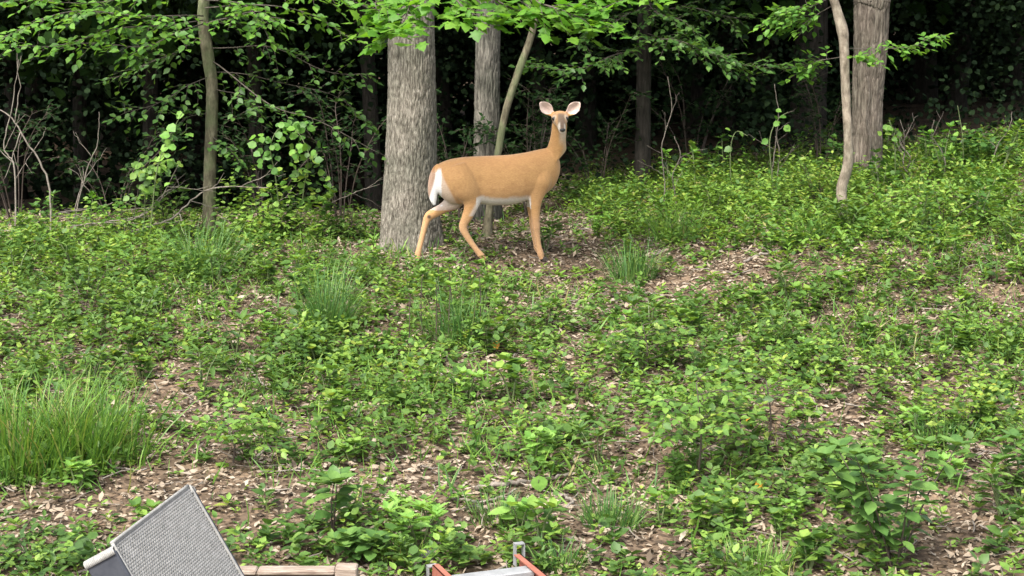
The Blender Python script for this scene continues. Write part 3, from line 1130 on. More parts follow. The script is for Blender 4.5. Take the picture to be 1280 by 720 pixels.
H4 = leg([(676, 214, -.06, 0.0840, 0.0735), (671, 228, -.08, 0.0840, 0.0630), (666, 241, -.085, 0.0630, 0.0525), (664.8, 251, -.08, 0.0473, 0.0399), (665.3, 262, -.08, 0.0432, 0.0372),
          (666.5, 273, -.08, 0.0360, 0.0324), (667, 279, -.08, 0.0384, 0.0336), (667.6, 286, -.08, 0.0312, 0.0276), (669, 297, -.08, 0.0269, 0.0248), (671, 305, -.08, 0.0276, 0.0248),
          (672, 309, -.08, 0.0331, 0.0290), (673.5, 312.5, -.08, 0.0262, 0.0248), (674.5, 315, -.08, 0.0276, 0.0276)], (675, 316, -.08))
# tail, hanging
tl = [(550, 206, .0, .030, .03), (546, 211, .0, .040, .035), (542.5, 222, .005, .048, .034), (541, 236, .01, .046, .030), (541.5, 247, .01, .034, .024),
      (543, 255, .01, .012, .010)]
limb([(p + 1, q, l + .03, a, b) for p, q, l, a, b in tl], 14, 20)

src = bpy.data.objects.new('deer_source', deer_mb.mesh('deer_source'))
COL.objects.link(src)
rm = src.modifiers.new('remesh', 'REMESH')
rm.mode = 'VOXEL'
rm.voxel_size = .0075
sm = src.modifiers.new('smooth', 'SMOOTH')
sm.factor = .5
sm.iterations = 13
dg = bpy.context.evaluated_depsgraph_get()
body_me = bpy.data.meshes.new_from_object(src.evaluated_get(dg))
bpy.data.objects.remove(src)
body_me.name = 'deer_body'
nv = len(body_me.vertices)
co = np.empty(nv * 3, np.float32)
body_me.vertices.foreach_get('co', co)
co = co.reshape(-1, 3).astype(float)
no = np.empty(nv * 3, np.float32)
body_me.vertex_normals.foreach_get('vector', no)
no = no.reshape(-1, 3).astype(float)
rel = co - D0
aa = rel @ AX
ll = rel @ LX
dpx = 620 + (aa * CT + ll * ST) * PXM
dpy = 322 - rel[:, 2] * PXM / 1.012
hrel = co - HH
hx, hc, hz = hrel @ RGT, hrel @ TOC, hrel[:, 2]
TAN = np.array([.40, .222, .088])
col = np.tile(TAN, (nv, 1))
WHITE = np.array([.56, .51, .46])


def paint(c, k):
    global col
    k = np.clip(k, 0, 1)[:, None]
    col = col * (1 - k) + np.asarray(c) * k


nz_ = fbm(dpx * .12, dpy * .2 + ll * 9, 5)
paint([.30, .145, .056], sstep(.0, .9, no[:, 2]) * .45 * (dpx < 690) * (dpy < 225))           # darker saddle
paint([.41, .235, .11], sstep(215, 245, dpy) * .5 * (dpy < 256))
paint([.29, .145, .058], sstep(.45, .75, nz_) * .35)
# pale lower legs
paint([.38, .235, .135], sstep(255, 285, dpy) * .55)
# white belly
bel = sstep(242.5, 249.5, dpy + 5 * (nz_ - .5)) * sstep(.3, -.12, no[:, 2] * 1.0) * ((dpx > 596) & (dpx < 664)) * (np.abs(ll) < .2) * (dpy < 260)
paint(WHITE, bel)
# inner thighs and rump under the tail
far_in = (ll < -.0) & (no @ LX > .05) & (dpx < 600) & (dpy > 215) & (dpy < 262)
paint(np.array([.46, .36, .30]), far_in * .95)
paint(WHITE, sstep(556, 549, dpx) * sstep(-.2, .5, -(no @ AX)) * (dpy > 214) * (dpy < 250) * .9)
paint(np.array([.50, .42, .36]), sstep(-.5, 3.5, (552 + (dpy - 210) * .50) - dpx) * sstep(208, 216, dpy) * sstep(261, 255, dpy) * .62)
near_in = (ll > 0) & (no @ LX < -.15) & (dpx < 606) & (dpy > 235) & (dpy < 300)
paint(WHITE, near_in * .6)
front_in = (ll > 0) & (no @ LX < -.2) & (dpx > 655) & (dpy > 240)
paint(WHITE, front_in * .6)
# near thigh's front edge fades to white
paint(WHITE, sstep(598, 603.5, dpx + (dpy - 243) * .55) * (dpx < 606) * sstep(240, 246, dpy) * (ll > 0) * (dpy < 268) * .7)
# tail: brown outside, white fringe towards the body
tailm = ((dpx < 553) & (dpy > 204) & (dpy < 258) & (np.abs(ll - .035) < .09))
fr = (dpx + .30 * (dpy - 230)) - 543.0
tw_ = tailm * sstep(-2.0, 1.0, fr) * sstep(207, 215, dpy)
edge = tailm & (aa < ((542 - 620) / PXM))
paint(np.array([.22, .10, .042]), edge * .7)
paint(np.array([.64, .62, .61]), tw_ * (dpy < 257))
# dark gland tuft on the hock of the far leg
paint([.03, .02, .015], sstep(.024, .010, np.linalg.norm(co - dl(536.5, 270, -.055), axis=1)) * .9)
# hooves dark
# head colouring
head = (hz > -.135) & (hz < .2) & (np.abs(hx) < .22) & (hc > -.12)
face = head & (hc > .02) & (hz < .06)
paint([.33, .20, .105], face * .7)
paint([.10, .07, .052], face * sstep(.042, .022, np.abs(hx - .010)) * sstep(.05, .10, hc) * sstep(-.085, -.06, hz) * (no @ UP > -.1) * .9)   # dark nose bridge
ring_ = np.minimum(np.linalg.norm(co - hd(-.050, .075, .008), axis=1), np.linalg.norm(co - hd(.052, .075, .008), axis=1))
paint([.46, .37, .28], face * sstep(.042, .028, ring_) * .7)                                   # pale eye rings
paint([.03, .022, .018], face * sstep(.024, .015, ring_))
paint([.52, .46, .39], head * sstep(.145, .17, hc) * sstep(.012, .024, np.abs(hx - .016)) * .9)                 # pale muzzle band
paint([.56, .53, .49], head * (hc > .06) * sstep(-.3, -.7, no @ UP) * .9)                       # chin and throat
paint([.50, .44, .37], sstep(697, 702, dpx) * sstep(163, 167, dpy) * sstep(186, 170, dpy) * sstep(.1, .6, no @ TOC) * .65)
paint([.46, .33, .22], sstep(696, 704, dpx) * sstep(172, 182, dpy) * sstep(220, 205, dpy) * sstep(.2, .8, no @ AX) * .6)
for b0, ax, L, sd in EARS:
    q = co - b0
    t = q @ ax / L
    u = q @ sd
    m = (t > .10) & (t < 1.2) & (np.abs(u) < .065) & (hz > .045)
    paint([.25, .145, .08], m * 1.0)
    ins = m * sstep(-.05, .25, no @ TOC)
    paint([.56, .43, .385], ins)
    paint([.38, .27, .235], ins * sstep(.024, .006, np.abs(u)) * sstep(.95, .7, t) * sstep(.1, .3, t) * .6)
ca = body_me.color_attributes.new('coat', 'FLOAT_COLOR', 'POINT')
ca.data.foreach_set('color', np.hstack([col, np.ones((nv, 1))]).astype(np.float32).ravel())
body_me.polygons.foreach_set('use_smooth', np.ones(len(body_me.polygons), bool))

m, nt, b, out = new_mat('deer_coat')
a = nt.nodes.new('ShaderNodeAttribute')
a.attribute_name = 'coat'
tc = nt.nodes.new('ShaderNodeTexCoord')
mp = nt.nodes.new('ShaderNodeMapping')
mp.inputs['Scale'].default_value = (22, 60, 60)
nz = nt.nodes.new('ShaderNodeTexNoise')
nz.inputs['Scale'].default_value = 2.2
nz.inputs['Detail'].default_value = 5
nt.links.new(tc.outputs['Object'], mp.inputs[0])
nt.links.new(mp.outputs[0], nz.inputs['Vector'])
r = ramp(nt, [(.3, (.86, .84, .82)), (.7, (1.12, 1.12, 1.12))])
nt.links.new(nz.outputs['Fac'], r.inputs[0])
mx = nt.nodes.new('ShaderNodeMixRGB')
mx.blend_type = 'MULTIPLY'
mx.inputs[0].default_value = 1
nt.links.new(a.outputs['Color'], mx.inputs[1])
nt.links.new(r.outputs[0], mx.inputs[2])
nt.links.new(mx.outputs[0], b.inputs['Base Color'])
b.inputs['Roughness'].default_value = .75
b.inputs['Specular IOR Level'].default_value = .25
b.inputs['Sheen Weight'].default_value = .15
bp = nt.nodes.new('ShaderNodeBump')
bp.inputs['Strength'].default_value = .25
bp.inputs['Distance'].default_value = .006
nt.links.new(nz.outputs['Fac'], bp.inputs['Height'])
nt.links.new(bp.outputs[0], b.inputs['Normal'])
M['coat'] = m
M['eye'] = noise_mat('deer_eye', [(.3, (.010, .008, .007)), (.7, (.018, .014, .012))], rough=.08, bump=0, spec=.6)
M['nose'] = noise_mat('deer_nose', [(.3, (.012, .011, .011)), (.7, (.022, .02, .02))], nscale=60, rough=.3, bump=.2, bdist=.002, spec=.5)
M['hoof'] = noise_mat('deer_hoof', [(.3, (.03, .024, .02)), (.7, (.06, .05, .042))], nscale=40, rough=.5)

base = dl(600, 322)
base[2] = float(ground(base[0], base[1]))
deer = thing('deer', 'tan doe standing side-on, head turned to look straight out', 'deer', base)
link('body', body_me, M['coat'], deer)


def ball(c, r, n=10):
    mb = MB()
    ang = np.linspace(0, np.pi, n)
    P = np.array([c + np.array([0, 0, math.cos(t)]) * r[2] for t in ang])
    V = []
    for t in ang:
        for p in np.linspace(0, 2 * np.pi, 14, endpoint=False):
            V.append(c + RGT * (r[0] * math.sin(t) * math.cos(p)) + TOC * (r[1] * math.sin(t) * math.sin(p)) + UP * (r[2] * math.cos(t)))
    f = []
    for i in range(n - 1):
        for j in range(14):
            k = (j + 1) % 14
            f.append((i * 14 + j, i * 14 + k, i * 14 + 14 + k, i * 14 + 14 + j))
    mb.add(np.array(V), f)
    return mb.mesh('eye', True)


for sx in (-.053, .056):
    link('eye', ball(hd(sx * .97, .072, .007), (.021, .018, .019)), M['eye'], deer)
link('nose', ball(hd(.018, .207, -.083), (.025, .017, .019)), M['nose'], deer)
for fp in (H1, H2, H3, H4):
    mb = MB()
    for s in (-1, 1):                                       # cloven: two toes
        rows = []
        for t, ra, rl, up_ in ((0, .024, .011, .030), (.35, .026, .0125, .018), (.75, .029, .0135, .002), (1, .029, .0135, -.016)):
            c = np.array([fp[0], fp[1], fp[2]]) + AX * (.006 + .014 * t) + LX * (.0115 * s) + UP * (up_ - .002)
            rows.append([c + AX * (ra * math.cos(q) * (1.25 if math.cos(q) > 0 else .8)) + LX * (rl * math.sin(q)) for q in np.linspace(0, 2 * np.pi, 12, endpoint=False)])
        R = np.array(rows)
        f = [tuple(range(12))[::-1], tuple(36 + j for j in range(12))]
        for i in range(3):
            for j in range(12):
                k = (j + 1) % 12
                f.append((i * 12 + j, i * 12 + k, i * 12 + 12 + k, i * 12 + 12 + j))
        mb.add(R.reshape(-1, 3), f)
    link('hoof', mb.mesh('hoof', True), M['hoof'], deer)
# ------------------------------------------------------------------ leaf litter, weeds and short grass (too many to count)
def scatter(n, y0=6.2, y1=19.5, margin=.9, far=False):
    """even scatter over the bank, a little wider than the view"""
    Y = y0 + (y1 - y0) * rng.random(n)
    W = .335 * Y + margin
    keep = rng.random(n) < W / (.335 * y1 + margin)
    Y = Y[keep]
    W = W[keep]
    X = rng.uniform(-1, 1, len(Y)) * W
    return X, Y


# bare patches where the dead leaves show: px, py, rx, ry, strength
BARE = [(600, 300, 110, 26, .95), (450, 315, 60, 18, .6), (700, 350, 70, 25, .7), (560, 335, 60, 16, .6), (820, 362, 70, 18, .85),
        (900, 330, 60, 26, .8), (690, 400, 60, 22, .6), (960, 345, 60, 20, .45), (300, 420, 50, 40, .55), (340, 380, 30, 40, .5),
        (210, 500, 45, 35, .7), (260, 575, 60, 30, .75), (320, 640, 90, 35, .8), (520, 590, 90, 30, .75), (560, 640, 80, 25, .7),
        (720, 640, 90, 25, .65), (770, 690, 60, 28, .95), (800, 570, 40, 40, .8), (1230, 620, 50, 40, .9), (1180, 690, 40, 25, .4),
        (1060, 505, 45, 22, .8), (1050, 395, 50, 20, .6), (1130, 330, 40, 18, .5), (60, 640, 70, 40, .8), (30, 560, 30, 20, .4),
        (190, 620, 40, 30, .6), (870, 460, 30, 14, .4), (30, 410, 40, 20, .45), (1110, 245, 25, 8, .5), (640, 470, 40, 18, .4), (700, 520, 30, 14, .3),
        (380, 520, 30, 30, .5), (1000, 610, 30, 20, .4), (960, 690, 30, 30, .3), (1262, 365, 22, 12, .5), (1230, 560, 30, 16, .4)]
LUSH = [(1130, 260, 170, 60, .45), (880, 250, 150, 40, .45), (160, 330, 160, 50, .45), (410, 420, 70, 60, .6), (560, 400, 90, 60, .6), (840, 490, 140, 60, .7),
        (680, 560, 50, 40, .7), (100, 500, 120, 60, .4), (1000, 440, 120, 60, .5), (1220, 470, 80, 70, .6), (110, 420, 120, 50, .5),
        (560, 540, 110, 40, .4), (450, 680, 90, 30, .5)]


def field(X, Y):
    Z = ground(X, Y)
    px, py = project(np.stack([X, Y, Z], -1))
    f = fbm(X * 1.5 + 5, Y * 1.5, 21, 3) * 1.3 - .22 + (fbm(X * 5, Y * 5, 40, 2) - .5) * 1.3
    f = .42 + (f - .42) * .62
    for cx, cy, rx, ry, s in BARE:
        f = f - .85 * s * np.exp(-(((px - cx) / rx) ** 2 + ((py - cy) / ry) ** 2))
    for cx, cy, rx, ry, s in LUSH:
        f = f + s * .6 * np.exp(-(((px - cx) / rx) ** 2 + ((py - cy) / ry) ** 2))
    # nothing grows through the ladder or the timber bed
    a = (X + .17) * .36 + (Y - 7.24) * -.93
    c = (X + .17) * .93 + (Y - 7.24) * .36
    f = f - 1.6 * sstep(15.0, 16.2, Y) * sstep(.9, -.3, X)          # deep shade under the trees
    f = f - 6 * ((np.abs(c) < .27) & (a > -.06)) - 6 * ((X > -1.68) & (X < -.66) & (Y < 7.02) & (Y > 5.9))
    return f, px, py, Z


# dead leaves lying on the soil
X, Y = scatter(165000, 6.0, 20)
Z = ground(X, Y)
n = len(X)
ln = nrm(np.stack([rng.normal(size=n) * .35, rng.normal(size=n) * .35, np.ones(n)], -1))
ld = nrm(np.stack([rng.normal(size=n), rng.normal(size=n), rng.normal(size=n) * .22], -1))
sz = .024 + .055 * rng.random(n) ** 1.6
tone = np.clip(.5 * rng.random(n) + .5 * fbm(X * 1.1, Y * 1.1, 77, 3) + rng.normal(size=n) * .10, 0, .999)
o = link('leaf_litter', leaf_mesh('leaf_litter', 'dry', np.stack([X, Y, Z + rng.uniform(.003, .022, n)], -1), ld, ln, sz, rng.uniform(.7, 1.3, n), tone, False),
         M['dry'], kind='stuff')
tag(o, 'pinkish brown dead leaves lying over the bank', 'leaf litter')

# twigs among the litter
tb = MB()
X, Y = scatter(1500, 6.4, 16)
for x, y in zip(X, Y):
    a = rng.random() * 6.28
    L = rng.uniform(.06, .3)
    q = np.linspace(-.5, .5, 4)[:, None]
    P = np.array([x, y, 0]) + np.array([math.cos(a), math.sin(a), 0]) * q * L + rng.normal(size=(4, 3)) * .012
    P[:, 2] = ground(P[:, 0], P[:, 1]) + .018 + rng.uniform(0, .02)
    tb.tube(P, np.linspace(.0045, .002, 4) * rng.uniform(.6, 1.4), 4, False)
o = link('twig_litter', tb.mesh('twig_litter', True), M['twig'], kind='stuff')
tag(o, 'thin broken twigs strewn among the dead leaves', 'twig litter')


def weeds(n, y0, y1, hmin, hmax, k, lmin, lmax, thr, droop=.1, wide=1.0, bias=0.0, seed=0, hfar=0.0, where=None):
    """n sprigs of k leaves each; returns leaf arrays"""
    X, Y = scatter(n, y0, y1)
    f, px, py, Z = field(X, Y)
    keep = rng.random(len(X)) < np.where(f < -3, 0, np.clip((f - thr) * 1.12, .05, .40) * (1 if where is None else where(X, Y)))
    X, Y, Z, f = X[keep], Y[keep], Z[keep], f[keep]
    m = len(X)
    h = rng.uniform(hmin, hmax, m) * (.6 + .8 * np.clip(f, 0, 1)) * (1 + hfar * sstep(13, 17, Y))
    tint = np.clip(.55 * fbm(X * 2.2, Y * 2.2, 60 + seed, 2) + .55 * rng.random(m) + bias, 0, .995)
    lean = rng.normal(size=(m, 2)) * .25
    t = (np.arange(k)[None, :] + rng.random((m, k)) * .6) / k
    az = rng.random(m)[:, None] * 6.28 + np.arange(k)[None, :] * 2.4 + rng.normal(size=(m, k)) * .3
    hh = h[:, None] * (.25 + .75 * t)
    P = np.stack([X[:, None] + lean[:, :1] * hh + np.cos(az) * .006, Y[:, None] + lean[:, 1:] * hh + np.sin(az) * .006, Z[:, None] + hh], -1)
    el = rng.uniform(-.25, .55, (m, k)) + .4 * t
    D = np.stack([np.cos(az) * np.cos(el), np.sin(az) * np.cos(el), np.sin(el)], -1)
    N = np.stack([-np.cos(az) * np.sin(el) * .8, -np.sin(az) * np.sin(el) * .8, np.cos(el)], -1) + rng.normal(size=(m, k, 3)) * .22
    S = rng.uniform(lmin, lmax, (m, k)) * (1.1 - .35 * t)
    R = np.clip(tint[:, None] + rng.normal(size=(m, k)) * .10, 0, .995)
    q = lambda a: a.reshape(-1, *a.shape[2:])
    return q(P), q(D), q(N), q(S), np.full(m * k, wide), q(R)


def weed_stuff(name, label, leaf, mat, *a, **kw):
    o = link(name, leaf_mesh(name, leaf, *weeds(*a, **kw)), mat, kind='stuff')
    tag(o, label, 'ground cover')


weed_stuff('small_leaf_weeds', 'low carpet of small rounded green leaves over the bank', 'oval', M['weed'],
           50000, 6.2, 19.5, .015, .07, 6, .022, .048, .02, wide=1.3, seed=1)
weed_stuff('leafy_weeds', 'knee-low leafy green weeds growing across the bank', 'oval', M['weed'],
           20000, 6.4, 19.0, .05, .21, 9, .035, .078, .22, wide=1.15, seed=2, hfar=.5)
weed_stuff('narrow_leaf_weeds', 'narrow-leaved darker green weeds among the broad leaves', 'lance', M['weed2'],
           17000, 6.4, 19.0, .04, .18, 9, .04, .095, .25, wide=1.3, seed=3, hfar=.4)

weed_stuff('tall_weeds', 'tall leafy weeds crowding the edge of the wood', 'oval', M['weed'],
           4600, 12.0, 17.6, .08, .26, 11, .045, .085, .22, wide=1.15, seed=5,
           where=lambda x, y: np.where(x > .9, sstep(12.2, 14.5, y), np.where(x < -2.2, .4 * sstep(12.5, 14, y), .12 * sstep(15, 16, y))))
weed_stuff('edge_weeds', 'narrow-leaved weeds mixed along the edge of the wood', 'lance', M['grass'],
           5200, 11.5, 17.6, .06, .24, 12, .05, .12, .2, wide=1.3, seed=8, where=lambda x, y: np.where(x > .6, sstep(11.8, 14, y), .3 * sstep(12.5, 14, y)))
weed_stuff('broad_weeds', 'scattered broad-leaved weeds standing above the low carpet', 'round', M['weed2'],
           5000, 6.6, 14.5, .06, .26, 8, .045, .09, .16, wide=.8, seed=6)

# short grass
X, Y = scatter(42000, 6.3, 18.5)
f, px, py, Z = field(X, Y)
gm = fbm(X * .8 + 50, Y * .8, 91, 2)
keep = rng.random(len(X)) < np.clip((gm - .40) * 5, .06, 1) * np.clip(f + .3, .05, 1) * (f > -3)
X, Y, Z = X[keep], Y[keep], Z[keep]
n = len(X)
d = nrm(np.stack([rng.normal(size=n) * .5, rng.normal(size=n) * .5, np.ones(n)], -1))
nn = nrm(np.stack([rng.normal(size=n), rng.normal(size=n) - .6, rng.random(n) * .6], -1))
o = link('short_grass', leaf_mesh('short_grass', 'blade', np.stack([X, Y, Z], -1), d, nn, rng.uniform(.06, .20, n), rng.uniform(1.1, 2.0, n), rng.random(n) * .98),
         M['grass'], kind='stuff')
tag(o, 'thin short grass blades mixed into the weeds', 'grass')
# ------------------------------------------------------------------ plants that stand out one by one
def grass_clump(name, label, base, n, hgt, spread, mat, seed, lean=.35, group=None, wid=1.6):
    t = thing(name, label, 'grass', base, group)
    r = np.random.default_rng(seed)
    rad = spread * np.sqrt(r.random(n))
    az = r.random(n) * 6.28
    X = base[0] + rad * np.cos(az)
    Y = base[1] + rad * np.sin(az) * .8
    p = np.stack([X, Y, ground(X, Y) - .01], -1)
    out = np.stack([np.cos(az), np.sin(az), np.zeros(n)], -1)
    d = nrm(np.array([0, 0, 1.0]) + out * (lean * r.random(n) * (rad / spread + .25))[:, None] + r.normal(size=(n, 3)) * .17)
    nn = nrm(-out * .8 + r.normal(size=(n, 3)) * .5 + np.array([0, 0, .35]))
    s = hgt * r.uniform(.3, 1.15, n)
    link('blade_tuft', leaf_mesh('blade_tuft', 'blade', p, d, nn, s, wid * .0042 / (.04 * s) * r.uniform(.6, 1.4, n), r.random(n) * .97), mat, t, 'stuff')
    return t


for i, (px, py, n, h, sp, lab) in enumerate((
        (15, 592, 400, .56, .34, 'tall bright grass clump with the thickest blades, beside bare litter'),
        (75, 580, 360, .54, .34, 'tall bright grass clump between two other tall clumps'),
        (132, 577, 200, .52, .28, 'tall thin grass clump at the open end of the tall grass'))):
    grass_clump('grass_clump', lab, gnd(px, py), n, h, sp, M['grass'], 50 + i, .5, wid=2.1)
for i, (px, py, n, h, sp, mat, lab) in enumerate((
        (410, 418, 380, .56, .16, 'sedge', 'dark green sedge tuft with upright blades above the leafy bush'),
        (255, 345, 300, .52, .24, 'sedge', 'loose upright sedge tuft near the brush pile'),
        (575, 428, 220, .46, .26, 'sedge', 'stiff dark sedge tuft among dark-stemmed weeds'),
        (790, 350, 280, .36, .20, 'sedge', 'short sedge tuft beside the bare litter right of the deer'),
        (845, 300, 200, .34, .22, 'grass', 'low pale grass tuft on the slope below the shaded trunk'),
        (765, 660, 260, .20, .16, 'sedge', 'arching fine-bladed sedge tuft above bare litter'),
        (625, 655, 200, .18, .15, 'sedge', 'arching fine-bladed sedge tuft behind the ladder'),
        (945, 715, 280, .18, .20, 'grass', 'soft grass tuft left of the large-leaved shrub'),
        (700, 712, 160, .15, .12, 'sedge', 'small sedge tuft just past the ladder end'),
        (1180, 555, 160, .20, .18, 'sedge', 'brownish sedge tuft under the yellow-green weed'),
        (500, 700, 160, .15, .14, 'grass', 'small grass tuft by the timber bed'),
        (1010, 300, 160, .28, .2, 'grass', 'low grass tuft beside the wavy sapling'))):
    grass_clump('grass_tuft', lab, gnd(px, py), n, h, sp, M[mat], 70 + i, .6, wid=1.5)


def broadleaf(name, label, base, hgt, stems, leaf_len, pairs, mat, leaf='big', seed=0, spread=.5, stem_mat=None, top=5, objs=True, cat='plant', group=None, el0=.25, wl=1.0,
              lean=None, r0=.006):
    """upright stems carrying leaves in whorls, larger towards the top"""
    t = thing(name, label, cat, base, group)
    r = np.random.default_rng(seed)
    mb, fo = MB(), Foliage()
    for s in range(stems):
        az = r.random() * 6.28 + s * 2.1
        ln = spread * r.uniform(.3, 1) if stems > 1 else spread * r.uniform(0, .25)
        H = hgt * r.uniform(.7, 1.05) if s else hgt
        topp = base + np.array([math.cos(az) * ln * H, math.sin(az) * ln * H, H])
        if lean is not None:
            topp = topp + np.array(lean) * H
        mid = (base + topp) / 2 + np.array([0, 0, H * .08]) + r.normal(size=3) * .02 * H
        P = spline([base + np.array([0, 0, -.03]), mid, topp], 10)
        mb.tube(P, np.linspace(r0, r0 * .4, 10), 6)
        for k in range(pairs):
            f = .28 + .70 * (k + .5) / pairs
            j = f * 9
            p = P[int(j)] + (P[min(9, int(j) + 1)] - P[int(j)]) * (j - int(j))
            for q in range(2):
                a = k * 2.4 + q * math.pi + r.normal() * .35 + az
                e = el0 + r.normal() * .2 - .3 * (1 - f)
                d = np.array([math.cos(a) * math.cos(e), math.sin(a) * math.cos(e), math.sin(e)])
                nn = np.array([-math.cos(a) * math.sin(e), -math.sin(a) * math.sin(e), math.cos(e)]) + r.normal(size=3) * .22
                fo.add(p + d * .012, d, nn, leaf_len * r.uniform(.7, 1.1) * (.75 + .35 * f), wl, r.random() * .95)
        for k in range(top):
            a = k * 6.28 / top + r.normal() * .2
            e = .55 + r.normal() * .15
            d = np.array([math.cos(a) * math.cos(e), math.sin(a) * math.cos(e), math.sin(e)])
            fo.add(P[-1], d, np.array([-math.cos(a) * math.sin(e), -math.sin(a) * math.sin(e), math.cos(e)]), leaf_len * r.uniform(.6, .95), wl, r.random() * .95)
    link('stem', mb.mesh('stem', True), stem_mat or M['stem'], t)
    if objs:
        fo.objects(leaf, mat, t, 300)
    else:
        link('foliage', fo.mesh('foliage', leaf), mat, t, 'stuff')
    return t


# the large-leaved shrub low at the right, and its neighbours
broadleaf('large_leaved_shrub', 'large-leaved green shrub with several upright stems, the biggest plant on the bank', gnd(1118, 722), .60, 9, .118, 8, M['shrub'], 'big', 11, .68, M['dstem'], 6,
          cat='shrub', r0=.006, el0=.12, wl=.85)
broadleaf('large_leaved_shrub', 'smaller large-leaved shrub beside the patch of bare litter', gnd(1275, 628), .32, 5, .10, 5, M['shrub'], 'big', 12, .5, M['stem'], 5, cat='shrub')
broadleaf('rosette_plant', 'upright plant with a rosette of broad pointed leaves behind the wicker chair', gnd(415, 672), .30, 2, .13, 4, M['shrub'], 'big', 13, .2, M['dstem'], 7)
broadleaf('heart_leaved_plant', 'spreading plant with many mid-green pointed leaves over the timber bed', gnd(460, 708), .16, 9, .085, 4, M['shrub'], 'big', 14, 1.2, M['dstem'], 5, wl=1.15)
broadleaf('feathery_plant', 'bright yellow-green plant with narrow leaves behind the ladder', gnd(525, 690), .20, 6, .10, 4, M['pale'], 'lance', 15, .8, M['stem'], 6, wl=1.6)
broadleaf('oak_seedling', 'pale oak seedling with a few long leaves just behind the ladder bracket', gnd(650, 668), .15, 2, .12, 2, M['pale'], 'big', 16, .5, M['stem'], 4, wl=.8)
broadleaf('bright_leaved_plant', 'bright light-green leafy plant above the fallen stick', gnd(668, 590), .24, 4, .075, 5, M['pale'], 'big', 17, .5, M['stem'], 5, wl=1.15)
o = thing('single_leaf_sprout', 'single broad light-green leaf standing over the fallen stick', 'sprout', gnd(673, 618))
mb, fo = MB(), Foliage()
b = gnd(673, 618)
mb.tube(spline([b, b + [0, 0, .05], b + [.0, -.01, .08]], 5), .003, 5)
link('stem', mb.mesh('stem', True), M['stem'], o)
fo.add(b + [0, 0, .10], [.1, -.2, -.9], [0, -1, .3], .09, 1.5, .5)
fo.objects('big', M['pale'], o, 5)

# two slim saplings with flat tiers of leaves
def tier_sapling(label, base, hgt, tiers, leaf_len, seed, tw=.26):
    t = thing('tiered_sapling', label, 'sapling', base)
    mb, fo = MB(), Foliage()
    P = spline([base - [0, 0, .04], base + [.02, 0, hgt * .5], base + [-.01, .02, hgt]], 10)
    mb.tube(P, np.linspace(.008, .003, 10), 6)
    r = np.random.default_rng(seed)
    for k in range(tiers):
        f = .42 + .58 * k / (tiers - 1)
        p = P[int(f * 9)]
        a = k * 2.0 + r.normal() * .4
        L = tw * (1.25 - .6 * f) * r.uniform(.8, 1.2)
        e = base * 0 + np.array([math.cos(a), math.sin(a) * .8, .28])
        spray(mb, fo, [p, p + e * L * .5, p + e * L * np.array([1, 1, .7])], .003, .0015, 7, L * .6, leaf_len, .12, .15, .15, leaf_len * .62, wl=1.25)
    st = link('stem', mb.mesh('stem', True), M['dstem'], t)
    fo.objects('oval', M['weed'], t, 90)
    return t


tier_sapling('dark-stemmed sapling holding flat tiers of bright leaves, the taller of two', gnd(871, 605), .58, 11, .062, 3, .36)
tier_sapling('dark-stemmed sapling with sparse greyish leaves beside a taller tiered sapling', gnd(958, 575), .46, 9, .062, 4, .32)
tier_sapling('leafy tiered seedling beside the bare litter and tall grass', gnd(290, 585), .30, 8, .055, 5, .26)
tier_sapling('low tiered seedling with spreading leaves on the open middle of the bank', gnd(805, 470), .34, 10, .06, 6, .34)

# dark-stemmed weeds with leafy tops in the middle of the bank
for i, (px, py) in enumerate([(528, 425), (545, 432), (560, 438), (566, 415), (585, 436), (600, 424), (512, 440), (552, 410)]):
    broadleaf('dark_stemmed_weed', 'thin dark-stemmed weed with a leafy top in the mid-bank cluster', gnd(px, py), .48 + .1 * math.sin(i * 3), 1, .085, 3, M['weed'], 'oval', 30 + i, .5,
              M['dstem'], 7, objs=False, group='dark-stemmed weeds in the middle of the bank', wl=1.2)

# bushy mounds
def mound(name, label, base, rx, rz, n, leaf_len, mat, leaf='oval', seed=0, group=None, wl=1.2, stems=7, cat='bush'):
    t = thing(name, label, cat, base, group)
    r = np.random.default_rng(seed)
    mb = MB()
    d = nrm(r.normal(size=(n, 3)))
    d[:, 2] = np.abs(d[:, 2])
    rad = r.random(n) ** .4 * (1 + .3 * np.sin(d[:, 0] * 6 + seed) * np.cos(d[:, 1] * 5))
    p = base + d * rad[:, None] * np.array([rx, rx * .85, rz])
    p[:, 2] = np.maximum(p[:, 2], ground(p[:, 0], p[:, 1]) + .01)
    az = np.arctan2(d[:, 1], d[:, 0]) + r.normal(size=n) * .6
    e = r.uniform(-.3, .5, n)
    dd = np.stack([np.cos(az) * np.cos(e), np.sin(az) * np.cos(e), np.sin(e)], -1)
    nn = np.stack([d[:, 0] * .3, d[:, 1] * .3 - .15, np.ones(n)], -1) + r.normal(size=(n, 3)) * .3
    for k in range(stems):
        q = p[r.integers(n)]
        mb.tube(spline([base + r.normal(size=3) * [.03, .03, 0] - [0, 0, .03], (base + q) / 2 + [0, 0, rz * .1], q], 6), np.linspace(.005, .0015, 6), 5, False)
    link('stem', mb.mesh('stem', True), M['dstem'], t)
    link('foliage', leaf_mesh('foliage', leaf, p, dd, nn, leaf_len * r.uniform(.6, 1.15, n), np.full(n, wl), np.clip(.45 * r.random(n) + .5 * d[:, 2] * r.random(n) + .1 * r.random(), 0, .98)), mat, t, 'stuff')
    return t


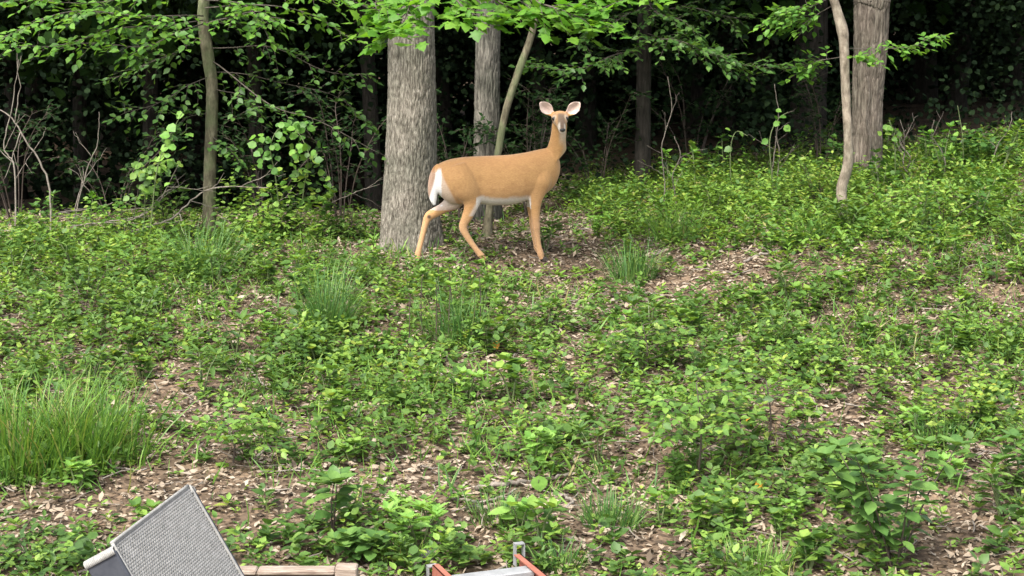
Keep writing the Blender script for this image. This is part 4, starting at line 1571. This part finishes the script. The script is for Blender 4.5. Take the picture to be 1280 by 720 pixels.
mounds = [
    ('leafy_bush', 'rounded leafy bush growing in front of the brush pile', (160, 300), .55, .42, 520, .06, 'weed', 'oval'),
    ('leafy_bush', 'broad dark leafy bush below the brush pile', (110, 400), .60, .42, 560, .06, 'weed2', 'oval'),
    ('leafy_bush', 'leafy bush with yellowish tips beside the brush pile bush', (175, 355), .42, .42, 420, .06, 'weed', 'oval'),
    ('leafy_bush', 'dark leafy bush under the upright sedge tuft', (385, 450), .36, .26, 380, .055, 'weed2', 'oval'),
    ('leafy_bush', 'light green mound of rounded leaves below the sedge tuft', (470, 455), .34, .18, 340, .05, 'weed', 'round'),
    ('leafy_bush', 'dense leafy patch between dark-stemmed weeds and bare litter', (690, 410), .30, .26, 320, .055, 'weed2', 'oval'),
    ('leafy_bush', 'bright spreading leafy patch around the tiered seedling', (850, 520), .55, .24, 600, .05, 'weed', 'oval'),
    ('leafy_bush', 'dark low leafy patch beside the large-leaved shrub', (1040, 590), .40, .20, 420, .05, 'weed2', 'oval'),
    ('leafy_bush', 'dark leafy clump at the foot of the sparse sapling', (985, 625), .30, .22, 320, .055, 'weed2', 'oval'),
    ('yellow_green_bush', 'yellow-green leafy bush with a thin pale stem on the bank', (1205, 540), .36, .40, 420, .042, 'yellow', 'oval'),
    ('leafy_bush', 'green weedy bush at the foot of the wavy sapling', (1095, 280), .50, .42, 560, .06, 'weed', 'oval'),
    ('leafy_bush', 'yellow-flecked weedy bush behind the wavy sapling', (1020, 255), .60, .48, 620, .06, 'weed', 'oval'),
    ('leafy_bush', 'bright weedy bush right of the stout brown trunk', (1180, 285), .65, .40, 640, .055, 'weed', 'oval'),
    ('leafy_bush', 'leafy green shrub of rounded leaves at the wood edge past the stout trunk', (1225, 210), .42, .42, 380, .075, 'shade', 'round'),
    ('leafy_bush', 'low leafy bush at the wood edge between the shaded trunk and the dead stems', (900, 235), .55, .32, 480, .06, 'weed', 'oval'),
    ('leafy_bush', 'low shaded bush at the wood edge behind the deer chest', (745, 250), .45, .25, 420, .06, 'weed2', 'oval'),
    ('leafy_bush', 'leafy bush in front of the thin mossy trunk', (330, 285), .45, .38, 420, .06, 'weed', 'oval'),
    ('leafy_bush', 'small leafy bush at the foot of the thick pale trunk', (432, 285), .35, .24, 300, .06, 'weed2', 'oval'),
    ('upright_bush', 'upright bright bush just right of the thin mossy trunk', (302, 285), .30, .75, 340, .065, 'weed', 'oval'),
    ('upright_bush', 'upright bush of rounded leaves under the arching climber', (362, 288), .38, .62, 380, .06, 'weed', 'round'),
    ('upright_bush', 'upright bright bush just left of the thin mossy trunk', (205, 288), .36, .72, 380, .06, 'weed', 'oval'),
    ('upright_bush', 'sparse upright bush beside the thick pale trunk', (440, 285), .30, .40, 220, .06, 'weed2', 'oval'),
    ('leafy_bush', 'bright low bush under the arching dead sapling', (75, 310), .48, .40, 420, .06, 'weed', 'oval'),
    ('leafy_bush', 'leafy patch of small bright leaves below the tall grass', (95, 600), .22, .10, 240, .045, 'weed', 'oval'),
    ('leafy_bush', 'dark weedy patch below the tall grass and wicker chair', (40, 700), .35, .14, 320, .055, 'weed2', 'oval'),
    ('leafy_bush', 'green leafy patch below the dark-stemmed weeds', (560, 500), .55, .14, 520, .045, 'weed', 'oval'),
    ('leafy_bush', 'bright broad-leaved patch right of the open middle bank', (1000, 470), .50, .22, 480, .055, 'weed', 'oval'),
    ('leafy_bush', 'low leafy patch at the far right of the bank below the bright weeds', (1245, 430), .42, .26, 420, .055, 'weed', 'oval'),
]
for i, (nm, lab, (px, py), rx, rz, n, ll_, mt, lf) in enumerate(mounds):
    mound(nm, lab, gnd(px, py), rx, rz, n, ll_, M[mt], lf, 100 + i)

# round pale-leaved climbers at the wood edge on the left
def climber(label, rows, leaf_len, n, mat, seed, wl=1.0):
    base = gnd(rows[0][0], rows[0][1]) if len(rows[0]) == 2 else at(*rows[0])
    base[2] = float(ground(base[0], base[1]))
    t = thing('climbing_plant', label, 'climber', base)
    r = np.random.default_rng(seed)
    mb, fo = MB(), Foliage()
    P = spline([base] + [at(*q) for q in rows[1:]], 24)
    mb.tube(P, np.linspace(.007, .0025, 24), 5)
    for k in range(n):
        f = .25 + .75 * k / n
        p = P[int(f * 23)] + r.normal(size=3) * [.085, .07, .05]
        fo.add(p, nrm(r.normal(size=3) * [1, .6, .5] + [0, -.3, -.3]), nrm(np.array([0, -.8, .7]) + r.normal(size=3) * .35), leaf_len * r.uniform(.6, 1.1), wl, r.random() * .95)
    link('stem', mb.mesh('stem', True), M['stem'], t)
    fo.objects('round', mat, t, 120)


climber('arching climber with rounded leaves left of the thick pale trunk', [(352, 275, 14.7), (345, 225, 14.5), (338, 185, 14.4), (350, 160, 14.4), (372, 165, 14.4), (390, 200, 14.3)], .085, 64, M['beech'], 1)
climber('upright leafy climber between the arching climber and the thick pale trunk', [(372, 275, 14.7), (380, 235, 14.6), (385, 205, 14.5), (378, 180, 14.5)], .08, 48, M['weed'], 2)
climber('climber with large pale yellow-green leaves beside the thin mossy trunk', [(185, 270, 14.6), (195, 220, 14.5), (205, 185, 14.5), (215, 165, 14.4), (228, 140, 14.4)], .10, 18, M['pale'], 3)
climber('dense low climber of small leaves left of the thin mossy trunk', [(178, 268, 14.8), (182, 235, 14.7), (185, 210, 14.7), (215, 200, 14.7)], .075, 90, M['weed'], 4)
climber('thin climber with a few rounded leaves near the wood-edge shrub', [(1205, 215, 16.0), (1203, 170, 15.9), (1197, 132, 15.9)], .085, 4, M['pale'], 5)
climber('thin upright stem with a few broad leaves before the dark gap', [(915, 225, 16.0), (913, 190, 15.9), (920, 165, 15.9), (935, 170, 15.8)], .09, 6, M['weed'], 6)
climber('thin upright leafy stem right of the stout brown trunk', [(1120, 225, 15.6), (1118, 180, 15.5), (1112, 150, 15.5)], .075, 14, M['weed'], 7)
climber('bright spray of leaves on a thin stem above the dead stems', [(970, 218, 15.6), (962, 180, 15.5), (972, 150, 15.5), (985, 140, 15.5)], .075, 10, M['beech'], 8)

# taller leafy stalks along the edge of the wood
edge_protos = []
for v in range(4):
    edge_protos.append(broadleaf('leafy_stalk', 'tall leafy weed stalk at the lit edge of the wood', np.zeros(3), .42, 2 + v % 2, .085, 6,
                                 (M['weed'], M['shade'], M['beech'], M['weed2'])[v], ('oval', 'oval', 'round', 'oval')[v], 400 + v, .45, M['stem'], 5, objs=False,
                                 group='tall leafy stalks at the edge of the wood', wl=(1.2, 1.1, .75, 1.3)[v]))
spots = [(870, 240), (905, 232), (940, 228), (985, 228), (1010, 235), (1035, 222), (1120, 220), (1135, 235), (1105, 210), (1160, 215), (1180, 225), (1215, 215), (1250, 220),
         (1270, 205), (1000, 205), (1030, 205), (760, 262), (800, 258), (835, 250), (890, 262), (960, 262), (60, 285), (110, 290), (210, 285), (300, 280), (350, 285), (420, 285),
         (1065, 300), (1150, 300), (1220, 290), (140, 275), (240, 300), (385, 280), (1100, 250)]
for i, (px, py) in enumerate(spots):
    e_ = edge_protos[i] if i < 4 else copy_tree(edge_protos[i % 4])
    e_.location = [float(x) for x in gnd(px, py)]
    s = float(rng.uniform(.55, 1.25))
    e_.scale = (s, s, s)
    e_.rotation_euler = (float(rng.normal() * .12), float(rng.normal() * .12), float(rng.random() * 6.28))

# scattered single weeds, several kinds, each a plant of its own
protos = []
for k, (nm, lab, grp, args) in enumerate((
        ('broadleaf_weed', 'small upright broad-leaved weed growing on the bank', 'small broad-leaved weeds on the bank', (.16, 2, .075, 3, M['weed'], 'oval')),
        ('narrow_leaved_weed', 'small upright narrow-leaved weed growing on the bank', 'small narrow-leaved weeds on the bank', (.20, 3, .09, 4, M['weed2'], 'lance')),
        ('round_leaved_weed', 'small bushy round-leaved weed growing on the bank', 'small round-leaved weeds on the bank', (.14, 4, .055, 3, M['weed'], 'round')),
        ('pale_leaved_weed', 'small pale yellow-green weed growing on the bank', 'small pale weeds on the bank', (.12, 3, .06, 3, M['pale'], 'oval')))):
    for v in range(2):
        p = broadleaf(nm, lab, np.zeros(3), *args, 200 + 10 * k + v, .6, M['stem'], 5, objs=False, group=grp, wl=1.2)
        protos.append(p)
used = set()
X, Y = scatter(900, 7.3, 16.5, .1)
f, px, py, Z = field(X, Y)
cnt = 0
for x, y, z, ff, qx, qy in zip(X, Y, Z, f, px, py):
    if cnt >= 170 or qx < -5 or qx > 1285 or qy > 725 or ff < -3 or rng.random() > np.clip(ff + .3, .1, 1):
        continue
    k = int(rng.integers(len(protos)))
    src_ = protos[k]
    t = src_ if k not in used else copy_tree(src_)
    used.add(k)
    t.location = (float(x), float(y), float(z))
    s = float(rng.uniform(.7, 1.5))
    t.scale = (s, s, s)
    t.rotation_euler = (0, 0, float(rng.random() * 6.28))
    cnt += 1
# ------------------------------------------------------------------ dead wood
M['twig2'] = noise_mat('dim_dead_wood', [(.3, (.06, .05, .04)), (.7, (.15, .13, .11))], (1, 1, 1), 18, bump=.4)
def dead_branch(name, label, main, r0, r1, forks, cat='branch', seed=0, mat=None, group=None, settle=False):
    """main: list of points; forks: (fraction, direction, length, radius)"""
    r = np.random.default_rng(seed)
    P = spline(main, 26)
    if settle:
        P[:, 2] = np.maximum(P[:, 2], ground(P[:, 0], P[:, 1]) + .004)
    t = thing(name, label, cat, P[0], group)
    mb = MB()
    wob = r.normal(size=(26, 3)) * r0 * .35
    wob[0] = 0
    mb.tube(P + wob, np.linspace(r0, r1, 26), 7)
    link('limb', mb.mesh('limb', True), mat or M['twig'], t)
    for f, d, L, rr in forks:
        p = P[int(f * 25)]
        q = np.linspace(0, 1, 8)[:, None]
        d = np.array(d, float)
        B = p + nrm(d) * L * q + r.normal(size=(8, 3)) * L * .03 * q + np.array([0, 0, .12 * L * r.normal()]) * q ** 2
        if settle:
            B[:, 2] = np.maximum(B[:, 2], ground(B[:, 0], B[:, 1]) + .004)
        mb = MB()
        mb.tube(B, np.linspace(rr, rr * .35, 8), 6)
        j = int(r.integers(3, 6))
        B2 = B[j] + nrm(nrm(d) + r.normal(size=3) * .5) * L * .4 * np.linspace(0, 1, 5)[:, None]
        mb.tube(B2, np.linspace(rr * .6, rr * .3, 5), 5)
        link('twig', mb.mesh('twig', True), mat or M['twig'], t)
    return t


def gp(px, py, dz=.02):
    p = gnd(px, py)
    return p + np.array([0, 0, dz])


dead_branch('dead_sapling', 'bare grey dead sapling arching up beside the brush pile', [onground(72, 14.9), at(60, 225, 14.9), at(35, 180, 14.9), at(12, 145, 14.9), at(-15, 130, 14.9)], .011, .005,
            [(.6, (-.4, 0, -1), .5, .006), (.7, (.15, .1, 1), .6, .006), (.45, (.4, 0, .6), .25, .004)], 'dead sapling', 1)
dead_branch('dead_sapling', 'bare grey dead sapling bent left over the fallen log', [onground(28, 14.7), at(18, 210, 14.7), at(5, 185, 14.7), at(14, 140, 14.7), at(24, 75, 14.7)], .009, .003,
            [(.3, (-.6, 0, .6), .4, .005), (.5, (.4, 0, .7), .35, .004), (.2, (.5, .1, .8), .3, .004)], 'dead sapling', 2)
dead_branch('dead_sapling', 'thin dark dead stem standing left of the climbers', [onground(95, 15.4), at(108, 215, 15.4), at(122, 180, 15.4), at(124, 140, 15.4)], .008, .003,
            [(.3, (.5, 0, .7), .4, .004), (.5, (-.4, 0, .6), .35, .004)], 'dead sapling', 3)
dead_branch('fallen_log', 'long pale stick lying at the edge of the brush pile', [gp(-20, 282, .05), gp(20, 295, .06), gp(75, 312, .04)], .022, .013, [(.5, (.4, -.3, .3), .3, .007)], 'log', 4, settle=True)
brush = [((165, 305, .03), (215, 280, .12), (262, 245, .30), (340, 242, .42), .011, 'long arching bare branch laid across the brush pile'),
         ((90, 300, .05), (135, 285, .14), (190, 270, .22), (225, 210, .50), .009, 'bare branch slanting upward out of the brush pile'),
         ((145, 300, .05), (180, 275, .12), (205, 250, .3), (225, 240, .4), .009, 'short forked bare branch within the brush pile'),
         ((230, 300, .02), (260, 290, .05), (300, 272, .15), (370, 262, .22), .009, 'low bare branch at the foot of the mossy trunk'),
         ((385, 290, .02), (400, 270, .12), (440, 250, .25), (475, 238, .3), .006, 'thin bare branch reaching towards the thick pale trunk'),
         ((40, 285, .03), (70, 275, .12), (110, 270, .2), (140, 262, .2), .011, 'bare grey branch under the arching dead sapling')]
for i, (a, b, c, d, r0, lab) in enumerate(brush):
    base_ = gp(a[0], a[1], a[2])
    Yb = base_[1]
    dead_branch('brush_branch', lab, [base_ + np.array([0, 0, .08])] + [at(q[0], q[1] - 8, Yb + .05 * (k + 1)) for k, q in enumerate((b, c, d))], r0, r0 * .4,
                [(f, (rng.normal() * .8, rng.normal() * .4, rng.normal() * .5 + .3), rng.uniform(.2, .5), r0 * .5) for f in (.25, .4, .55, .7, .85)], seed=20 + i, settle=True)
sticks = [((595, 616), (640, 610), (680, 602), (715, 600), .016, 'thick fallen stick lying past the ladder'),
          ((560, 628), (600, 633), (630, 625), (645, 618), .009, 'pale curved stick in front of the thick fallen stick'),
          ((692, 650), (682, 668), (690, 682), (697, 698), .007, 'thin pale curved twig right of the ladder bracket'),
          ((700, 625), (715, 632), (705, 640), (690, 645), .010, 'crooked grey stick at the end of the thick fallen stick'),
          ((735, 372), (790, 371), (830, 373), (845, 374), .010, 'straight pale stick in the bare litter right of the deer'),
          ((930, 330), (948, 324), (965, 318), (980, 313), .013, 'short brown stick on the slope below the shaded trunk'),
          ((320, 575), (345, 560), (370, 550), (398, 545), .009, 'long thin brown stick behind the wicker chair'),
          ((865, 580), (890, 570), (915, 562), (930, 555), .008, 'pale stick between the two tiered saplings'),
          ((550, 440), (560, 452), (566, 462), (570, 470), .007, 'pale twig standing under the dark-stemmed weeds'),
          ((390, 300), (420, 300), (440, 302), (462, 306), .014, 'brown stick lying beside the thick pale trunk'),
          ((300, 455), (315, 470), (330, 485), (338, 492), .009, 'dark stick leaning in the left bank litter'),
          ((525, 462), (545, 470), (570, 484), (585, 494), .007, 'greenish thin stick across the middle weeds'),
          ((475, 325), (500, 322), (530, 326), (548, 330), .009, 'thin brown stick lying beneath the deer')]
for i, (*pp, r0, lab) in enumerate(sticks):
    dead_branch('fallen_stick', lab, [gp(q[0], q[1], .015 + .01 * (k % 2)) for k, q in enumerate(pp)], r0, r0 * .6,
                [(.6, (rng.normal(), rng.normal() * .5, .2), .12, r0 * .5)], 'stick', 60 + i, settle=True)
# bare upright stems by the right-hand wood edge
for i, (px, py, y2, lab) in enumerate(((962, 222, 105, 'tallest crooked dead seedling at the wood edge'), (972, 222, 170, 'forked dead seedling beside the tallest dead one'),
                                       (1137, 222, 150, 'straight dead seedling right of the stout brown trunk'), (1130, 222, 162, 'slightly bent dead seedling close to the straight one'),
                                       (1165, 222, 150, 'lone straight dead seedling before the wood-edge shrub'), (1225, 205, 140, 'slanting bare twig above the wood-edge shrub'),
                                       (827, 232, 95, 'thin leaning dead seedling beside the shaded trunk'), (843, 232, 170, 'short dead seedling in the dark right of the shaded trunk'))):
    b_ = onground(px, 15.8)
    up_ = at(px + (40 if 'slanting' in lab else rng.normal() * 6), y2, 15.8)
    mid_ = [b_ + (up_ - b_) * t + np.array([rng.normal() * .05, rng.normal() * .04, 0]) for t in (.25, .5, .75)]
    dead_branch('dead_seedling', lab, [b_] + mid_ + [up_], .0075, .0028,
                [(f, (rng.normal(), rng.normal() * .4, .9), rng.uniform(.12, .32), .0032) for f in (.3, .45, .6, .75)], 'dead seedling', 80 + i, M['twig2'])
# orange leaves
for px, py, h, lab in ((619, 432, .10, 'orange dead leaf caught on a weed in the middle of the bank'), (947, 606, .08, 'orange leaf hanging at the foot of the sparse sapling'),
                       (935, 520, .05, 'small orange leaf between the two tiered saplings')):
    b_ = gnd(px, py + 12)
    t = thing('orange_leaf', lab, 'leaf', b_)
    mb, fo = MB(), Foliage()
    mb.tube(spline([b_, b_ + [.005, 0, h * .6], b_ + [0, -.01, h]], 5), .002, 5)
    link('stalk', mb.mesh('stalk', True), M['dstem'], t)
    fo.add(b_ + [0, -.01, h], [.2, -.3, -.9], [0, -1, .2], .06, 1.2, .5)
    fo.objects('big', M['orange'], t, 3)

# ------------------------------------------------------------------ wicker lounge chair, its reclined back in view
M['wicker'] = noise_mat('grey_wicker', [(.3, (.165, .162, .15)), (.7, (.30, .293, .275))], nscale=45, rough=.55, bump=.1, bdist=.002, spec=.4)
M['slate'] = noise_mat('dark_slate_frame', [(.3, (.032, .035, .044)), (.7, (.052, .056, .066))], nscale=30, rough=.6, bump=.1, bdist=.002)
A_ = np.array([-1.250, 4.72, CAMZ - 1.530])              # near end of the top edge
B_ = np.array([-1.145, 5.37, CAMZ - 1.530])              # far end
wdir = nrm(B_ - A_)
wdir[2] = 0
Wd = float(np.linalg.norm(B_ - A_))
fwd = nrm(np.array([wdir[1], -wdir[0], 0.0]))            # the chair faces right
dwn = nrm(fwd * .50 - UP * .87)                          # down along the reclined back
nrmv = nrm(np.cross(wdir, dwn))
if nrmv @ fwd < 0:
    nrmv = -nrmv
gz = float(ground(-.9, 5.0))
chair = thing('wicker_chair', 'grey woven wicker lounge chair with a reclined back and dark slate sides', 'chair', (-.75, 5.0, gz))
Hb = (A_[2] - gz - .36) / .87
mb = MB()
rows = 78
pitch_ = Hb / rows
cell = .0086
for j in range(rows):
    nseg = int(Wd / cell * 3)
    u = np.linspace(0, Wd, nseg)
    h = .0018 * np.cos(np.pi * u / cell + np.pi * j)
    c = A_ + dwn * (j + .5) * pitch_
    prof = [(-.48, -.0015), (-.25, .002), (.25, .002), (.48, -.0015)]
    V = np.array([[c + wdir * uu + dwn * (a * pitch_) + nrmv * (hh + b) for a, b in prof] for uu, hh in zip(u, h)])
    f = [(i * 4 + k, i * 4 + k + 1, i * 4 + 5 + k, i * 4 + 4 + k) for i in range(nseg - 1) for k in range(3)]
    mb.add(V.reshape(-1, 3), f)
back = link('woven_back', mb.mesh('woven_back', True), M['wicker'], chair)
mb = MB()                                                 # upright canes behind the weave
for k in range(int(Wd / cell)):
    c = A_ + wdir * ((k + .5) * cell)
    mb.tube(np.array([c, c + dwn * Hb]), .0018, 5)
link('cane', mb.mesh('cane', True), M['wicker'], back, 'stuff')
RM = np.stack([wdir, dwn, nrmv], 1)
mb = MB()
mb.box(A_ + wdir * Wd / 2 + dwn * Hb / 2 - nrmv * .012, (Wd - .01, Hb - .01, .008), RM)
link('back_panel', mb.mesh('back_panel'), M['slate'], chair)
for s, e in ((-1, A_), (1, B_)):                          # deep side rails, wicker-topped
    c = e + wdir * (.012 * s) - nrmv * .050
    mb = MB()
    mb.box(c + dwn * (Hb / 2 + .02), (.022, Hb, .115), RM, .006)
    rail = link('side_rail', mb.mesh('side_rail'), M['slate'], chair)
    mb = MB()
    for k in range(20):                                   # wicker wrapped over the top end
        q = c - nrmv * (-.054 + k * .0057) - dwn * (-.010)
        mb.tube(spline([q - wdir * .0135 + dwn * .022, q - wdir * .010 + dwn * .002, q + wdir * .010 + dwn * .002, q + wdir * .0135 + dwn * .022], 8), .0034, 6)
    link('wrapped_end', mb.mesh('wrapped_end', True), M['wicker'], rail)
    mb = MB()
    P = np.array([e + wdir * (.004 * s) + dwn * (Hb * t) + nrmv * .004 for t in np.linspace(0, 1, 20)])
    mb.tube(P, .0058, 8)
    link('edge_braid', mb.mesh('edge_braid', True), M['wicker'], rail)
mb = MB()
mb.tube(np.array([A_ + wdir * (Wd * t) - dwn * .001 for t in np.linspace(0, 1, 16)]), .0062, 8)
link('top_braid', mb.mesh('top_braid', True), M['wicker'], chair)
foot = A_ + wdir * Wd / 2 + dwn * Hb
sc_ = np.array([foot[0], foot[1], gz]) + fwd * .30
RS = np.stack([fwd, wdir, UP], 1)
mb = MB()
mb.box(sc_ + UP * .33, (.62, Wd + .02, .07), RS, .012)
link('seat', mb.mesh('seat'), M['wicker'], chair)
mb = MB()
mb.box(sc_ + UP * .425, (.58, Wd - .06, .12), RS, .03)
link('cushion', mb.mesh('cushion'), M['slate'], chair)
for s in (-1, 1):
    mb = MB()
    mb.box(sc_ + UP * .60 + wdir * (s * (Wd / 2 + .04)), (.60, .07, .035), RS, .01)
    link('armrest', mb.mesh('armrest'), M['wicker'], chair)
    for q in (-1, 1):
        mb = MB()
        mb.box(sc_ + UP * .295 + wdir * (s * (Wd / 2 + .035)) + fwd * (.265 * q), (.05, .05, .60), RS, .008)
        link('leg', mb.mesh('leg'), M['wicker'], chair)

# ------------------------------------------------------------------ timber bed, one weathered edge in view
M['timber'] = noise_mat('weathered_timber', [(.3, (.12, .085, .065)), (.5, (.24, .19, .15)), (.7, (.34, .30, .26))], (1.5, 14, 14), 6, rough=.9, bump=.5, bdist=.006)
tz = .20
p1, p2 = at(300, 710, 6.95), at(447, 708, 6.95)
zt = float(p1[2])
gz2 = float(ground(-.9, 6.9))
bed = thing('timber_bed', 'low weathered timber garden bed frame with square corner posts', 'garden bed', (-1.3, 6.5, gz2))
xr = p2[0]
xl = xr - .92
yb, yf = 6.95, 6.05
hgt = zt - gz2


def plank(name, c, s):
    mb = MB()
    mb.box(c, s, None, .006)
    return link(name, mb.mesh(name), M['timber'], bed)


for y in (yb, yf):
    L_ = (xr - xl - .2) / 2
    for k in range(2):                                    # two boards butted end to end, laid flat on a rail
        plank('top_board', (xl + .1 + L_ * (k + .5), y, zt - .012), (L_ - .004, .075, .024))
        plank('side_board', (xl + .1 + L_ * (k + .5), y, (zt - .034 + gz2) / 2 - .02), (L_ - .004, .04, hgt + .0))
for x in (xl, xr - .1):
    plank('side_board', (x + .05, (yb + yf) / 2, gz2 + hgt / 2 - .03), (.04, yb - yf - .12, hgt))
    for y in (yb, yf):
        plank('corner_post', (x + .05, y, gz2 + hgt / 2 - .02 + .006), (.10, .085, hgt + .052))
mb = MB()
nn_ = 14
xs = np.linspace(xl + .08, xr - .08, nn_)
ys = np.linspace(yf + .03, yb - .03, 10)
XX, YY = np.meshgrid(xs, ys)
link('soil', grid_mesh('soil', np.stack([XX, YY, gz2 + hgt * .55 + .03 * fbm(XX * 6, YY * 6, 5)], -1)), M['ground'], bed)

# ------------------------------------------------------------------ ladder lying on the ground, one end in view
M['fibre'] = noise_mat('orange_fibreglass', [(.3, (.22, .075, .052)), (.7, (.31, .12, .085))], nscale=20, rough=.6, bump=.1, bdist=.002)
M['alu'] = noise_mat('dull_aluminium', [(.3, (.17, .175, .178)), (.7, (.27, .275, .28))], nscale=14, rough=.45, bump=.1, bdist=.002, spec=.6)
er = at(650, 694, 7.32)
el_ = at(541, 707, 7.16)
gl = float(ground(.1, 7.3))
er[2] = el_[2] = (er[2] + el_[2]) / 2
across = nrm(np.array([er[0] - el_[0], er[1] - el_[1], 0]))
along = np.array([across[1], -across[0], 0.0])             # towards the house
ladder = thing('ladder', 'orange fibreglass ladder with aluminium rungs lying at the foot of the bank', 'ladder', (float(er[0]), float(er[1]), gl))
LL = 2.3
RL = np.stack([along, across, UP], 1)
wid_ = float(np.linalg.norm((er - el_)[:2]))
for s, e in ((1, er), (-1, el_)):
    mb = MB()
    c = e + along * LL / 2 - UP * .036
    mb.box(c, (LL, .006, .084), RL)                         # web of the channel
    mb.box(c + UP * .039 - across * (s * .014), (LL, .034, .006), RL)
    mb.box(c - UP * .039 - across * (s * .014), (LL, .034, .006), RL)
    link('rail', mb.mesh('rail'), M['fibre'], ladder)
for k in range(7):
    mb = MB()
    c = (er + el_) / 2 + along * (.17 + k * .305) - UP * .036
    P = np.array([c - across * (wid_ / 2 - .004), c + across * (wid_ / 2 - .004)])
    mb.box(c + UP * .012, (.085, wid_ - .010, .030), RL, .006)
    link('rung', mb.mesh('rung'), M['alu'], ladder)
for s, e in ((1, er), (-1, el_)):                         # U-shaped foot brackets
    ft = link('foot_bracket', None, None, ladder) if False else None
    mb = MB()
    for q in (-1, 1):
        mb.box(e - along * .012 + across * (q * .022) - UP * .03 + UP * (.030 if s > 0 else -.015), (.035, .005, .11 if s > 0 else .07), RL)
    mb.box(e - along * .012 + UP * (.055 if s > 0 else -.003), (.035, .049, .005), RL)
    link('foot_bracket', mb.mesh('foot_bracket'), M['alu'], ladder)
# grey stone beside the bed
b_ = gnd(528, 703)
mb = MB()
V = []
for t in np.linspace(0, np.pi, 8):
    for p_ in np.linspace(0, 2 * np.pi, 12, endpoint=False):
        k_ = 1 + .25 * math.sin(3 * p_ + t * 2) + .1 * math.cos(5 * p_)
        V.append(b_ + np.array([.06 * math.sin(t) * math.cos(p_) * k_, .045 * math.sin(t) * math.sin(p_) * k_, .035 * math.cos(t) + .02]))
f = [(i * 12 + j, i * 12 + (j + 1) % 12, i * 12 + 12 + (j + 1) % 12, i * 12 + 12 + j) for i in range(7) for j in range(12)]
mb.add(np.array(V), f)
M['stone'] = noise_mat('grey_stone', [(.3, (.06, .06, .058)), (.7, (.13, .13, .125))], nscale=20, bump=.5)
o = link('stone', mb.mesh('stone', True), M['stone'])
tag(o, 'small grey stone half hidden beside the feathery plant', 'stone')
